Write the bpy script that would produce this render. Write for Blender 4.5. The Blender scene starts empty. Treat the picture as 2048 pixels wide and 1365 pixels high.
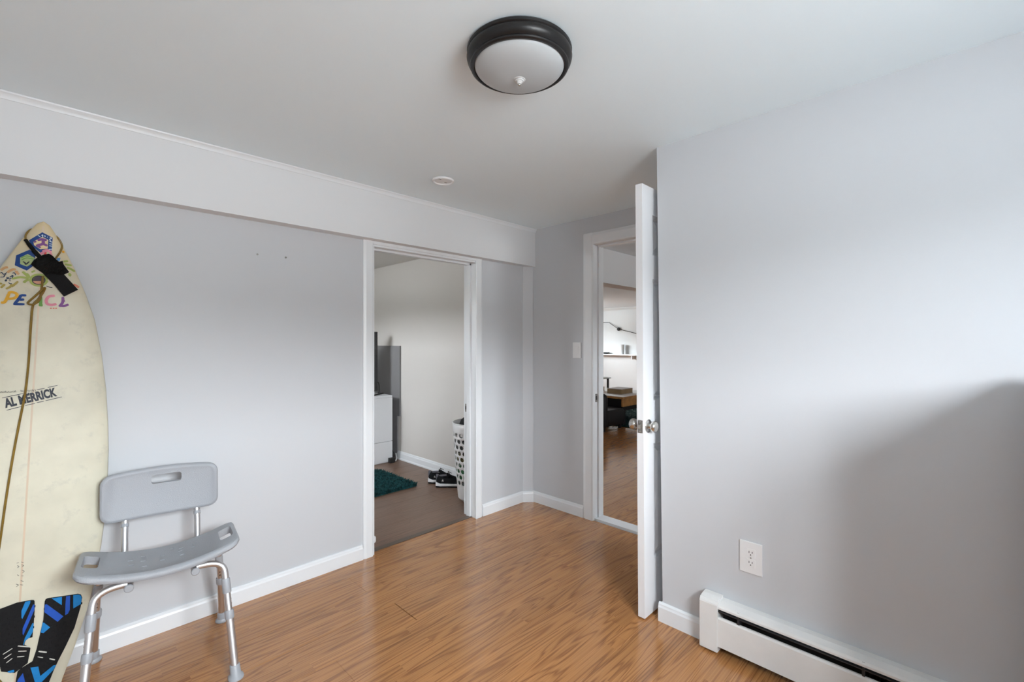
import bpy, bmesh, math, random
from mathutils import Vector, Matrix
random.seed(7)
S = bpy.context.scene
COL = S.collection
PI = math.pi
CEIL = 2.215

# ------------------------------------------------------------------ camera
cam_d = bpy.data.cameras.new('camera')
cam_d.sensor_width = 36.0
cam_d.lens = 920.0 / 2048.0 * 36.0
cam_d.shift_y = 0.001
cam_d.clip_start = 0.02
cam = bpy.data.objects.new('camera', cam_d)
cam.location = (0, 0, 1.30)
cam.rotation_euler = (PI / 2, 0, math.atan2(909, 920) - PI / 2)
COL.objects.link(cam)
S.camera = cam

# ------------------------------------------------------------------ sky, daylight, exposure
world = bpy.data.worlds.new('overcast_sky')
S.world = world
world.use_nodes = True
wn = world.node_tree.nodes
wl = world.node_tree.links
wn.clear()
w_out = wn.new('ShaderNodeOutputWorld')
w_bg = wn.new('ShaderNodeBackground')
w_tc = wn.new('ShaderNodeTexCoord')
w_sep = wn.new('ShaderNodeSeparateXYZ')
w_ramp = wn.new('ShaderNodeValToRGB')
w_map = wn.new('ShaderNodeMapRange')
w_map.inputs['From Min'].default_value = -1
w_map.inputs['From Max'].default_value = 1
wl.new(w_tc.outputs['Generated'], w_sep.inputs[0])
wl.new(w_sep.outputs['Z'], w_map.inputs['Value'])
wl.new(w_map.outputs[0], w_ramp.inputs[0])
wl.new(w_ramp.outputs[0], w_bg.inputs['Color'])
wl.new(w_bg.outputs[0], w_out.inputs['Surface'])
e = w_ramp.color_ramp.elements
e[0].position = 0.0
e[0].color = (0.34, 0.36, 0.37, 1)
e[1].position = 1.0
e[1].color = (0.89, 0.95, 1.0, 1)
for p, c in ((0.485, (0.34, 0.36, 0.37, 1)), (0.505, (0.14, 0.15, 0.15, 1)), (0.555, (0.16, 0.17, 0.17, 1)), (0.578, (0.89, 0.95, 1.0, 1))):
    k = e.new(p)
    k.color = c
w_bg.inputs['Strength'].default_value = 66.0

def daylight_portal(name, loc, direction, sx, sy):
    d = bpy.data.lights.new(name, 'AREA')
    d.shape = 'RECTANGLE'
    d.size, d.size_y = sx, sy
    d.cycles.is_portal = True
    o = bpy.data.objects.new(name, d)
    o.location = loc
    o.rotation_euler = Vector(direction).to_track_quat('-Z', 'Y').to_euler()
    COL.objects.link(o)

# window openings (x0, x1, z0, z1) of the walls behind the camera, of the bedroom and of the living room
WIN_A = (0.02, 1.02, 1.24, 2.01)      # wall_back, y = -0.88
WIN_B = (3.80, 4.52, 1.52, 2.02)      # bedroom, y = 5.3
WIN_D = (3.7, 4.4, 1.45, 2.0)         # living room, y = -0.6
WIN_C = (7.6, 9.3, 1.3, 2.02)          # living room, y = 8.0
YB, XS = -0.88, -1.15
WT = 0.17
daylight_portal('portal_a', ((WIN_A[0]+WIN_A[1])/2, YB-WT-0.02, (WIN_A[2]+WIN_A[3])/2), (0, 1, 0), 1.0, 0.77)
daylight_portal('portal_b', (0.45-WT-0.02, (WIN_B[0]+WIN_B[1])/2, (WIN_B[2]+WIN_B[3])/2), (1, 0, 0), 0.50, 0.72)
daylight_portal('portal_c', ((WIN_C[0]+WIN_C[1])/2, 8.0+WT+0.02, (WIN_C[2]+WIN_C[3])/2), (0, -1, 0), 1.7, 0.72)
daylight_portal('portal_d', ((WIN_D[0]+WIN_D[1])/2, -0.6-WT-0.02, (WIN_D[2]+WIN_D[3])/2), (0, 1, 0), 0.7, 0.55)

S.view_settings.view_transform = 'Standard'
S.view_settings.look = 'None'
S.view_settings.gamma = 1.0
S.view_settings.use_curve_mapping = False
S.view_settings.exposure = 0.07
S.cycles.max_bounces = 10
S.cycles.diffuse_bounces = 8
S.cycles.sample_clamp_indirect = 8.0

# ------------------------------------------------------------------ materials
def srgb(r, g, b):
    f = lambda c: (c/255/12.92) if c/255 <= 0.04045 else ((c/255+0.055)/1.055)**2.4
    return (f(r), f(g), f(b), 1)

def mat(name, col, rough=0.5, metal=0.0, bump=0.0, bscale=60.0, var=0.0, vscale=6.0, spec=0.5, coat=0.0):
    m = bpy.data.materials.new(name)
    m.use_nodes = True
    nt = m.node_tree
    b = nt.nodes['Principled BSDF']
    b.inputs['Base Color'].default_value = col
    b.inputs['Roughness'].default_value = rough
    b.inputs['Metallic'].default_value = metal
    b.inputs['Specular IOR Level'].default_value = spec
    b.inputs['Coat Weight'].default_value = coat
    tc = nt.nodes.new('ShaderNodeTexCoord')
    nz = nt.nodes.new('ShaderNodeTexNoise')
    nz.inputs['Scale'].default_value = bscale
    nz.inputs['Detail'].default_value = 3
    nt.links.new(tc.outputs['Object'], nz.inputs['Vector'])
    bp = nt.nodes.new('ShaderNodeBump')
    bp.inputs['Strength'].default_value = bump
    bp.inputs['Distance'].default_value = 0.002
    nt.links.new(nz.outputs['Fac'], bp.inputs['Height'])
    nt.links.new(bp.outputs[0], b.inputs['Normal'])
    if var:
        n2 = nt.nodes.new('ShaderNodeTexNoise')
        n2.inputs['Scale'].default_value = vscale
        n2.inputs['Detail'].default_value = 5
        nt.links.new(tc.outputs['Object'], n2.inputs['Vector'])
        hs = nt.nodes.new('ShaderNodeHueSaturation')
        hs.inputs['Color'].default_value = col
        mr = nt.nodes.new('ShaderNodeMapRange')
        mr.inputs['From Min'].default_value = 0.3
        mr.inputs['From Max'].default_value = 0.7
        mr.inputs['To Min'].default_value = 1-var
        mr.inputs['To Max'].default_value = 1+var
        nt.links.new(n2.outputs['Fac'], mr.inputs['Value'])
        nt.links.new(mr.outputs[0], hs.inputs['Value'])
        nt.links.new(hs.outputs[0], b.inputs['Base Color'])
    return m

def node_math(nt, op, a, b=None):
    n = nt.nodes.new('ShaderNodeMath')
    n.operation = op
    for i, v in enumerate((a, b)):
        if v is None:
            continue
        if isinstance(v, (int, float)):
            n.inputs[i].default_value = v
        else:
            nt.links.new(v, n.inputs[i])
    return n.outputs[0]

def wood(name, light, dark, strip, seg, rough, swap=False, contrast=1.0, rvar=0.14, gloss_spec=0.5):
    """laminate print: narrow strips of board, each with its own grain and tone, running along world X (or Y)"""
    m = bpy.data.materials.new(name)
    m.use_nodes = True
    nt = m.node_tree
    L = nt.links
    b = nt.nodes['Principled BSDF']
    geo = nt.nodes.new('ShaderNodeNewGeometry')
    sp = nt.nodes.new('ShaderNodeSeparateXYZ')
    L.new(geo.outputs['Position'], sp.inputs[0])
    gx, gy = (sp.outputs['Y'], sp.outputs['X']) if swap else (sp.outputs['X'], sp.outputs['Y'])
    sid = node_math(nt, 'FLOOR', node_math(nt, 'DIVIDE', node_math(nt, 'ADD', gy, 20.025 - 2.025), strip))
    wn1 = nt.nodes.new('ShaderNodeTexWhiteNoise')
    wn1.noise_dimensions = '1D'
    L.new(sid, wn1.inputs['W'])
    gid = node_math(nt, 'FLOOR', node_math(nt, 'DIVIDE', node_math(nt, 'ADD', gx, node_math(nt, 'MULTIPLY', wn1.outputs['Value'], 9.0)), seg))
    wn2 = nt.nodes.new('ShaderNodeTexWhiteNoise')
    wn2.noise_dimensions = '2D'
    cb = nt.nodes.new('ShaderNodeCombineXYZ')
    L.new(sid, cb.inputs[0])
    L.new(gid, cb.inputs[1])
    L.new(cb.outputs[0], wn2.inputs['Vector'])
    r = wn2.outputs['Value']
    off = node_math(nt, 'MULTIPLY', r, 37.0)
    # fine pores
    c1 = nt.nodes.new('ShaderNodeCombineXYZ')
    L.new(node_math(nt, 'ADD', node_math(nt, 'MULTIPLY', gx, 1.7), off), c1.inputs[0])
    L.new(node_math(nt, 'MULTIPLY', gy, 290.0), c1.inputs[1])
    L.new(off, c1.inputs[2])
    n1 = nt.nodes.new('ShaderNodeTexNoise')
    n1.inputs['Scale'].default_value = 1.0
    n1.inputs['Detail'].default_value = 4
    L.new(c1.outputs[0], n1.inputs['Vector'])
    # cathedral figure: bands bent by a slow noise
    c2 = nt.nodes.new('ShaderNodeCombineXYZ')
    L.new(node_math(nt, 'ADD', node_math(nt, 'MULTIPLY', gx, 0.75), off), c2.inputs[0])
    L.new(node_math(nt, 'MULTIPLY', gy, 11.0), c2.inputs[1])
    L.new(off, c2.inputs[2])
    n2 = nt.nodes.new('ShaderNodeTexNoise')
    n2.inputs['Scale'].default_value = 1.0
    n2.inputs['Detail'].default_value = 2
    n2.inputs['Distortion'].default_value = 0.4
    L.new(c2.outputs[0], n2.inputs['Vector'])
    sn = node_math(nt, 'SINE', node_math(nt, 'MULTIPLY', n2.outputs['Fac'], 85.0))
    band = node_math(nt, 'MULTIPLY', node_math(nt, 'ADD', sn, 1.0), 0.5)
    band = node_math(nt, 'POWER', band, 3.0)
    g = node_math(nt, 'ADD', node_math(nt, 'MULTIPLY', n1.outputs['Fac'], 0.75), node_math(nt, 'MULTIPLY', band, 0.32))
    mr = nt.nodes.new('ShaderNodeMapRange')
    mr.inputs['From Min'].default_value = 0.22
    mr.inputs['From Max'].default_value = 0.22 + 0.62 / contrast
    L.new(g, mr.inputs['Value'])
    mx = nt.nodes.new('ShaderNodeMix')
    mx.data_type = 'RGBA'
    mx.inputs['A'].default_value = light
    mx.inputs['B'].default_value = dark
    L.new(mr.outputs[0], mx.inputs['Factor'])
    hs = nt.nodes.new('ShaderNodeHueSaturation')
    L.new(mx.outputs['Result'], hs.inputs['Color'])
    L.new(node_math(nt, 'ADD', node_math(nt, 'MULTIPLY', r, 2*rvar), 1-rvar), hs.inputs['Value'])
    L.new(hs.outputs[0], b.inputs['Base Color'])
    rr = node_math(nt, 'ADD', node_math(nt, 'MULTIPLY', n1.outputs['Fac'], 0.08), rough)
    L.new(rr, b.inputs['Roughness'])
    b.inputs['Specular IOR Level'].default_value = gloss_spec
    bp = nt.nodes.new('ShaderNodeBump')
    bp.inputs['Strength'].default_value = 0.03
    bp.inputs['Distance'].default_value = 0.001
    bp.invert = True
    L.new(g, bp.inputs['Height'])
    L.new(bp.outputs[0], b.inputs['Normal'])
    return m

M = {}
M['wall'] = mat('pale_grey_wall_paint', (0.605, 0.622, 0.645, 1), 0.45, bump=0.06, bscale=90, spec=0.35)
M['ceiling'] = mat('ceiling_paint', (0.85, 0.945, 0.99, 1), 0.7, bump=0.08, bscale=70, spec=0.3)
M['soffit'] = mat('soffit_paint', (0.765, 0.775, 0.785, 1), 0.55, bump=0.05, bscale=80, spec=0.3)
M['trim'] = mat('white_trim_paint', (0.815, 0.84, 0.86, 1), 0.32, bump=0.03, bscale=40)
M['doorpaint'] = mat('white_door_paint', (0.84, 0.845, 0.86, 1), 0.35, bump=0.04, bscale=50)
M['bedceil'] = mat('bedroom_ceiling_paint', (0.76, 0.74, 0.71, 1), 0.7, bump=0.08, bscale=70, spec=0.3)
M['bedwall'] = mat('warm_white_bedroom_paint', (0.70, 0.67, 0.635, 1), 0.35, bump=0.05, bscale=90)
M['livceil'] = mat('living_room_ceiling_paint', (0.80, 0.87, 0.92, 1), 0.7, bump=0.08, bscale=70, spec=0.3)
M['livwall'] = mat('warm_white_living_room_paint', (0.70, 0.72, 0.72, 1), 0.4, bump=0.05, bscale=90)
M['sub'] = mat('underlay', (0.10, 0.06, 0.035, 1), 0.8, bump=0.1)
M['oak'] = wood('honey_oak_laminate', (0.51, 0.235, 0.083, 1), (0.165, 0.062, 0.020, 1), 0.065, 0.95, 0.13, contrast=0.88, rvar=0.075, gloss_spec=0.85)
M['vinyl'] = wood('grey_brown_vinyl', (0.215, 0.13, 0.088, 1), (0.11, 0.063, 0.042, 1), 0.18, 1.22, 0.30, contrast=0.8, rvar=0.10)
M['strip'] = mat('brown_transition_strip', (0.11, 0.075, 0.055, 1), 0.35, bump=0.1)
M['plastic_w'] = mat('white_plastic', (0.82, 0.82, 0.82, 1), 0.35, bump=0.02)
M['hole'] = mat('dark_slot', (0.02, 0.02, 0.02, 1), 0.6)
M['heater'] = mat('white_enamel_heater', (0.78, 0.78, 0.765, 1), 0.38, bump=0.05, bscale=25, var=0.03, vscale=9)
M['heat_dark'] = mat('dark_heater_slot', (0.025, 0.026, 0.03, 1), 0.5, bump=0.2, bscale=30)
M['bronze'] = mat('dark_bronze', (0.010, 0.009, 0.009, 1), 0.36, metal=0.0, bump=0.03, spec=0.4)
M['frost'] = mat('frosted_white_glass', (0.50, 0.53, 0.545, 1), 0.35, bump=0.02, coat=0.15)
M['finial'] = mat('white_finial', (0.62, 0.62, 0.62, 1), 0.45, spec=0.3)
M['nickel'] = mat('brushed_nickel', (0.62, 0.60, 0.57, 1), 0.25, metal=1.0, bump=0.03, bscale=200)
M['latch'] = mat('worn_steel', (0.36, 0.35, 0.33, 1), 0.35, metal=1.0, bump=0.2, bscale=150)
M['grey_pl'] = mat('pebbled_grey_plastic', (0.345, 0.36, 0.385, 1), 0.42, bump=0.55, bscale=320)
M['grey_sm'] = mat('smooth_grey_plastic', (0.36, 0.375, 0.40, 1), 0.4, bump=0.03)
M['alu'] = mat('anodised_aluminium', (0.74, 0.74, 0.75, 1), 0.42, metal=1.0, bump=0.05, bscale=180)
M['board'] = mat('yellowed_fibreglass', (0.66, 0.63, 0.50, 1), 0.42, bump=0.06, bscale=30, var=0.07, vscale=9, coat=0.0, spec=0.35)
M['stringer'] = mat('stringer_line', (0.63, 0.50, 0.36, 1), 0.35, bump=0.02, var=0.1)
bmat = M['board'].node_tree
_p = bmat.nodes['Principled BSDF']
_src = _p.inputs['Base Color'].links[0].from_socket
_geo = bmat.nodes.new('ShaderNodeNewGeometry')
_sep = bmat.nodes.new('ShaderNodeSeparateXYZ')
bmat.links.new(_geo.outputs['Position'], _sep.inputs[0])
_mr = bmat.nodes.new('ShaderNodeMapRange')
_mr.inputs['From Min'].default_value = 1.45
_mr.inputs['From Max'].default_value = 1.75
_mr.inputs['To Max'].default_value = 0.85
bmat.links.new(_sep.outputs['Z'], _mr.inputs['Value'])
_mx = bmat.nodes.new('ShaderNodeMix')          # the resin has yellowed towards the nose
_mx.data_type = 'RGBA'
_mx.inputs['B'].default_value = (0.64, 0.50, 0.27, 1)
bmat.links.new(_mr.outputs[0], _mx.inputs['Factor'])
bmat.links.new(_src, _mx.inputs['A'])
_nz = bmat.nodes.new('ShaderNodeTexNoise')      # wax smudges
_nz.inputs['Scale'].default_value = 14
_nz.inputs['Detail'].default_value = 8
_nz.inputs['Roughness'].default_value = 0.7
bmat.links.new(_geo.outputs['Position'], _nz.inputs['Vector'])
_r2 = bmat.nodes.new('ShaderNodeMapRange')
_r2.inputs['From Min'].default_value = 0.56
_r2.inputs['From Max'].default_value = 0.80
_r2.inputs['To Max'].default_value = 0.75
bmat.links.new(_nz.outputs['Fac'], _r2.inputs['Value'])
_m2 = bmat.nodes.new('ShaderNodeMix')
_m2.data_type = 'RGBA'
_m2.inputs['B'].default_value = (0.44, 0.43, 0.37, 1)
bmat.links.new(_r2.outputs[0], _m2.inputs['Factor'])
bmat.links.new(_mx.outputs['Result'], _m2.inputs['A'])
bmat.links.new(_m2.outputs['Result'], _p.inputs['Base Color'])
M['foam'] = mat('black_traction_foam', (0.008, 0.008, 0.009, 1), 0.75, bump=0.6, bscale=160, spec=0.25)
M['cord'] = mat('olive_urethane_cord', (0.21, 0.125, 0.018, 1), 0.25, bump=0.03, var=0.15, vscale=30)
M['neoprene'] = mat('black_neoprene', (0.007, 0.0065, 0.006, 1), 0.8, bump=0.8, bscale=70, var=0.3, vscale=40, spec=0.2)
M['webbing'] = mat('black_webbing', (0.006, 0.006, 0.007, 1), 0.7, bump=0.6, bscale=220, spec=0.2)
INK = dict(navy=(20, 62, 128), cream=(226, 205, 160), mint=(168, 182, 128), purple=(128, 78, 140), pink=(222, 140, 158), red=(222, 70, 70),
           white=(205, 222, 232), green=(108, 158, 72), ink=(40, 40, 48), orange=(222, 158, 40), sky=(86, 140, 190), leaf=(160, 172, 92),
           peach=(205, 160, 112), olive=(168, 150, 78), plum=(78, 64, 74), salmon=(206, 150, 122), navyink=(30, 56, 86), yellow=(218, 165, 46),
           red2=(215, 130, 105), ink2=(48, 52, 62), ink3=(118, 116, 108), slit=(205, 205, 196), pblue=(22, 124, 190), pmid=(30, 82, 178))
for k_, v_ in INK.items():
    M['ink_'+k_] = mat('print_'+k_, srgb(*v_), 0.5, bump=0.05, bscale=200, var=0.08, vscale=50, spec=0.3)
M['dresser'] = mat('white_laminate_furniture', (0.80, 0.81, 0.83, 1), 0.35, bump=0.02)
M['screen'] = mat('dark_screen_glass', (0.02, 0.02, 0.022, 1), 0.12, spec=0.6)
M['greyshape'] = mat('satin_grey', (0.23, 0.225, 0.23, 1), 0.35, bump=0.03)
M['blk'] = mat('black_plastic', (0.012, 0.012, 0.012, 1), 0.45, bump=0.05)
M['rug'] = mat('teal_shag_pile', (0.012, 0.062, 0.066, 1), 0.85, bump=0.3, var=0.5, vscale=25, spec=0.2)
M['rug2'] = mat('dark_green_pile', (0.010, 0.035, 0.032, 1), 0.85, bump=0.3, var=0.4, vscale=20, spec=0.2)
M['shoe_blk'] = mat('black_mesh_fabric', (0.006, 0.006, 0.007, 1), 0.75, bump=0.5, bscale=250, spec=0.2)
M['shoe_wht'] = mat('white_shoe_foam', (0.72, 0.71, 0.72, 1), 0.5, bump=0.1)
M['shoe_gry'] = mat('dark_grey_heel', (0.10, 0.10, 0.12, 1), 0.5, bump=0.2)
M['basket'] = mat('white_flexible_plastic', (0.80, 0.80, 0.80, 1), 0.35, bump=0.02)
M['cl_green'] = mat('green_cloth', (0.06, 0.22, 0.10, 1), 0.85, bump=0.6, bscale=30, var=0.3)
M['cl_black'] = mat('black_cloth', (0.008, 0.008, 0.009, 1), 0.9, bump=0.8, bscale=25)
M['cl_brown'] = mat('patterned_brown_cloth', (0.20, 0.17, 0.08, 1), 0.85, bump=0.6, bscale=30, var=0.4, vscale=14)
M['cl_grey'] = mat('grey_cloth', (0.10, 0.10, 0.095, 1), 0.85, bump=0.6, bscale=30, var=0.4, vscale=14)
M['leather'] = mat('black_upholstery', (0.008, 0.008, 0.009, 1), 0.6, bump=0.2, bscale=20)
M['tabwood'] = mat('amber_table_wood', (0.46, 0.22, 0.07, 1), 0.3, bump=0.15, bscale=18, var=0.3, vscale=8)
M['paper'] = mat('white_cloth_runner', (0.88, 0.88, 0.86, 1), 0.8, bump=0.1)
M['book'] = mat('brown_book_pages', (0.28, 0.19, 0.10, 1), 0.7, bump=0.4, bscale=80, var=0.15)
M['cover'] = mat('grey_book_cover', (0.42, 0.38, 0.36, 1), 0.5, bump=0.1)
M['blue'] = mat('blue_plastic', (0.03, 0.10, 0.45, 1), 0.4)
M['clear'] = mat('pale_clear_plastic', (0.62, 0.64, 0.64, 1), 0.2)
pane = bpy.data.materials.new('window_pane')
pane.use_nodes = True
pt = pane.node_tree
pt.nodes.clear()
po = pt.nodes.new('ShaderNodeOutputMaterial')
pm = pt.nodes.new('ShaderNodeMixShader')
pm.inputs[0].default_value = 0.06
p1 = pt.nodes.new('ShaderNodeBsdfTransparent')
p2 = pt.nodes.new('ShaderNodeBsdfGlossy')
p2.inputs['Roughness'].default_value = 0.05
pt.links.new(p1.outputs[0], pm.inputs[1])
pt.links.new(p2.outputs[0], pm.inputs[2])
pt.links.new(pm.outputs[0], po.inputs[0])
M['pane'] = pane

# ------------------------------------------------------------------ helpers
def wmat(o):
    return wmat(o.parent) @ o.matrix_basis if o.parent else o.matrix_basis.copy()

def link(name, me, m, parent=None, smooth=False):
    o = bpy.data.objects.new(name, me)
    COL.objects.link(o)
    if m is not None:
        me.materials.append(m)
    if smooth:
        for p in me.polygons:
            p.use_smooth = True
        try:
            me.set_sharp_from_angle(angle=math.radians(38))
        except Exception:
            pass
    if parent is not None:
        o.parent = parent
    return o

def obj(name, bm, m, parent=None, smooth=False, local=False, normals=True):
    """bm in world coordinates (or in the parent's own frame when local)"""
    if normals:
        bmesh.ops.recalc_face_normals(bm, faces=bm.faces)
    if parent is not None and not local:
        bm.transform(wmat(parent).inverted())
    me = bpy.data.meshes.new(name)
    bm.to_mesh(me)
    bm.free()
    return link(name, me, m, parent, smooth)

def thing(name, label, cat, loc=(0, 0, 0), rz=0, group=None):
    o = bpy.data.objects.new(name, None)
    o.empty_display_size = 0.1
    o.location = loc
    o.rotation_euler = (0, 0, rz)
    COL.objects.link(o)
    return tag(o, label, cat, group)

def tag(o, label, cat, group=None):
    o['label'] = label
    o['category'] = cat
    if group:
        o['group'] = group
    return o

def struct(o, label=None, cat=None):
    o['kind'] = 'structure'
    if label:
        o['label'] = label
    if cat:
        o['category'] = cat
    return o

def B(bm, x0, x1, y0, y1, z0, z1, bev=0.0):
    b2 = bmesh.new()
    vs = [b2.verts.new((x, y, z)) for x in (x0, x1) for y in (y0, y1) for z in (z0, z1)]
    for f in ((0, 1, 3, 2), (4, 6, 7, 5), (0, 4, 5, 1), (2, 3, 7, 6), (0, 2, 6, 4), (1, 5, 7, 3)):
        b2.faces.new([vs[i] for i in f])
    bmesh.ops.recalc_face_normals(b2, faces=b2.faces)
    if bev:
        bmesh.ops.bevel(b2, geom=list(b2.edges), offset=bev, segments=2, affect='EDGES', profile=0.7)
    merge(bm, b2)
    return bm

def merge(bm, b2):
    me = bpy.data.meshes.new('tmp')
    b2.to_mesh(me)
    b2.free()
    bm.from_mesh(me)
    bpy.data.meshes.remove(me)

def box(*a, bev=0.0):
    return B(bmesh.new(), *a, bev=bev)

def frame_of(d):
    d = Vector(d).normalized()
    up = Vector((0, 0, 1)) if abs(d.z) < 0.9 else Vector((1, 0, 0))
    x = d.cross(up).normalized()
    return x, d.cross(x).normalized() * -1

def tube(bm, pts, r, seg=12, cap=True):
    pts = [Vector(p) for p in pts]
    n = len(pts)
    rs = r if isinstance(r, (list, tuple)) else [r]*n
    t0 = (pts[1]-pts[0]).normalized()
    x, y = frame_of(t0)
    rings = []
    for i, p in enumerate(pts):
        t = ((pts[min(i+1, n-1)]-p).normalized() + (p-pts[max(i-1, 0)]).normalized())
        t = t.normalized() if t.length > 1e-6 else t0
        x = (x - t*x.dot(t)).normalized()
        y = t.cross(x)
        rings.append([bm.verts.new(p + (x*math.cos(2*PI*k/seg) + y*math.sin(2*PI*k/seg))*rs[i]) for k in range(seg)])
    for a, b in zip(rings, rings[1:]):
        for k in range(seg):
            bm.faces.new((a[k], a[(k+1) % seg], b[(k+1) % seg], b[k]))
    if cap:
        bm.faces.new(rings[0][::-1])
        bm.faces.new(rings[-1])
    return bm

def lathe(bm, prof, org, axis, seg=32):
    """prof: (radius, height along axis)"""
    org = Vector(org)
    d = Vector(axis).normalized()
    x, y = frame_of(d)
    rings = []
    for r, h in prof:
        if r < 1e-6:
            rings.append([bm.verts.new(org + d*h)])
        else:
            rings.append([bm.verts.new(org + d*h + (x*math.cos(2*PI*k/seg)+y*math.sin(2*PI*k/seg))*r) for k in range(seg)])
    for a, b in zip(rings, rings[1:]):
        for k in range(seg):
            q = [a[k % len(a)], a[(k+1) % len(a)], b[(k+1) % len(b)], b[k % len(b)]]
            u = []
            for v in q:
                if v not in u:
                    u.append(v)
            if len(u) > 2:
                bm.faces.new(u)
    for rg in (rings[0], rings[-1]):
        if len(rg) > 2:
            bm.faces.new(rg)
    return bm

def extrude_profile(bm, prof, p0, p1, side, up=(0, 0, 1)):
    """prof: (outward, up) points; swept from p0 to p1; 'side' is the outward direction"""
    p0, p1, s, u = Vector(p0), Vector(p1), Vector(side), Vector(up)
    a = [bm.verts.new(p0 + s*o + u*h) for o, h in prof]
    b = [bm.verts.new(p1 + s*o + u*h) for o, h in prof]
    n = len(prof)
    for k in range(n):
        bm.faces.new((a[k], a[(k+1) % n], b[(k+1) % n], b[k]))
    bm.faces.new(a[::-1])
    bm.faces.new(b)
    return bm

def bez(p0, p1, p2, n=8):
    p0, p1, p2 = Vector(p0), Vector(p1), Vector(p2)
    return [p0*(1-t)**2 + p1*2*t*(1-t) + p2*t*t for t in [i/n for i in range(n+1)]]

def spline(pts, n=6):
    P = [Vector(p) for p in pts]
    P = [P[0]*2-P[1]] + P + [P[-1]*2-P[-2]]
    out = []
    for i in range(1, len(P)-2):
        a, b, c, d = P[i-1], P[i], P[i+1], P[i+2]
        for k in range(n):
            t = k/n
            out.append(0.5*((2*b)+(c-a)*t+(2*a-5*b+4*c-d)*t*t+(3*b-a-3*c+d)*t**3))
    out.append(P[-2])
    return out

def cut(bm, cutters):
    """boolean difference of bmesh 'bm' with each cutter bmesh"""
    me = bpy.data.meshes.new('tmpcut')
    bmesh.ops.recalc_face_normals(bm, faces=bm.faces)
    bm.to_mesh(me)
    bm.free()
    o = bpy.data.objects.new('tmpcut', me)
    COL.objects.link(o)
    cm = bpy.data.meshes.new('tmpcut2')
    cb = bmesh.new()
    for c in cutters:
        bmesh.ops.recalc_face_normals(c, faces=c.faces)
        merge(cb, c)
    cb.to_mesh(cm)
    cb.free()
    c = bpy.data.objects.new('tmpcut2', cm)
    COL.objects.link(c)
    md = o.modifiers.new('cut', 'BOOLEAN')
    md.operation = 'DIFFERENCE'
    md.solver = 'EXACT'
    md.object = c
    dg = bpy.context.evaluated_depsgraph_get()
    ev = o.evaluated_get(dg)
    m2 = bpy.data.meshes.new_from_object(ev)
    out = bmesh.new()
    out.from_mesh(m2)
    for q in (o, c):
        bpy.data.objects.remove(q)
    for q in (me, cm, m2):
        bpy.data.meshes.remove(q)
    return out

# ------------------------------------------------------------------ the room shell
YL = 2.575        # face of the wall with the bedroom doorway
XF = 2.80         # face of the wall with the light switch
XR = 2.02         # face of the long right wall
DX0, DX1, DZ = 1.390, 2.222, 1.898          # bedroom doorway
EY0, EY1, EZ = 1.112, 1.932, 2.012          # doorway in the switch wall
LY = 2.70         # bedroom side of wall_left

w = box(XS-WT, DX0, YL, LY, -0.01, CEIL)
B(w, DX1, XF+0.12, YL, LY, -0.01, CEIL)
B(w, DX0, DX1, YL, LY, DZ, CEIL)
struct(obj('wall_left', w, M['wall']))
w = box(XF, XF+0.12, -0.70, EY0, -0.01, CEIL)
B(w, XF, XF+0.12, EY1, YL, -0.01, CEIL)
B(w, XF, XF+0.12, EY0, EY1, EZ, CEIL)
struct(obj('wall_far', w, M['wall']))
# right wall with its outside corner, a little out of plumb
w = bmesh.new()
yc0, yc1 = 1.007, 1.038
pts = [(XR, YB-WT), (XR, None), (XF, None), (XF, 0.90), (XR+0.12, 0.90), (XR+0.12, YB-WT)]
lo = [w.verts.new((x, yc0 if y is None else y, -0.01)) for x, y in pts]
hi = [w.verts.new((x, yc1 if y is None else y, CEIL)) for x, y in pts]
for k in range(6):
    w.faces.new((lo[k], lo[(k+1) % 6], hi[(k+1) % 6], hi[k]))
w.faces.new(lo)
w.faces.new(hi)
struct(obj('wall_right', w, M['wall']))
w = box(XS-WT, WIN_A[0], YB-WT, YB, -0.01, CEIL)
B(w, WIN_A[1], XR+0.12, YB-WT, YB, -0.01, CEIL)
B(w, WIN_A[0], WIN_A[1], YB-WT, YB, -0.01, WIN_A[2])
B(w, WIN_A[0], WIN_A[1], YB-WT, YB, WIN_A[3], CEIL)
struct(obj('wall_back', w, M['wall']))
w = box(XS-WT, XS, YB, YL, -0.01, CEIL)
struct(obj('wall_side', w, M['wall']))
c = box(XS-WT, XF+0.12, YB-WT, YL, CEIL, CEIL+0.1)
struct(obj('ceiling', c, M['ceiling']))
# dropped soffit along the left wall, with a small cove on top
s = struct(obj('trim_soffit', box(XS, XF, 2.50, YL, 1.914, CEIL-0.0005), M['soffit']))
cv = bmesh.new()
extrude_profile(cv, [(0, 0), (0.004, 0), (0.006, 0.006), (0.010, 0.016), (0.017, 0.021), (0.018, 0.0265), (0, 0.0265)], (XS, 2.50, CEIL-0.027), (XF, 2.50, CEIL-0.027), (0, -1, 0))
obj('cove_moulding', cv, M['trim'], s, smooth=True)
# chamfered post in the corner
p = bmesh.new()
pts = [(2.728, YL), (2.728, YL-0.004), (XF-0.012, 2.517), (XF, 2.517), (XF, YL)]
lo = [p.verts.new((x, y, 0)) for x, y in pts]
hi = [p.verts.new((x, y, 1.914)) for x, y in pts]
for k in range(5):
    p.faces.new((lo[k], lo[(k+1) % 5], hi[(k+1) % 5], hi[k]))
p.faces.new(lo)
p.faces.new(hi)
struct(obj('trim_corner', p, M['wall']))

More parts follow.
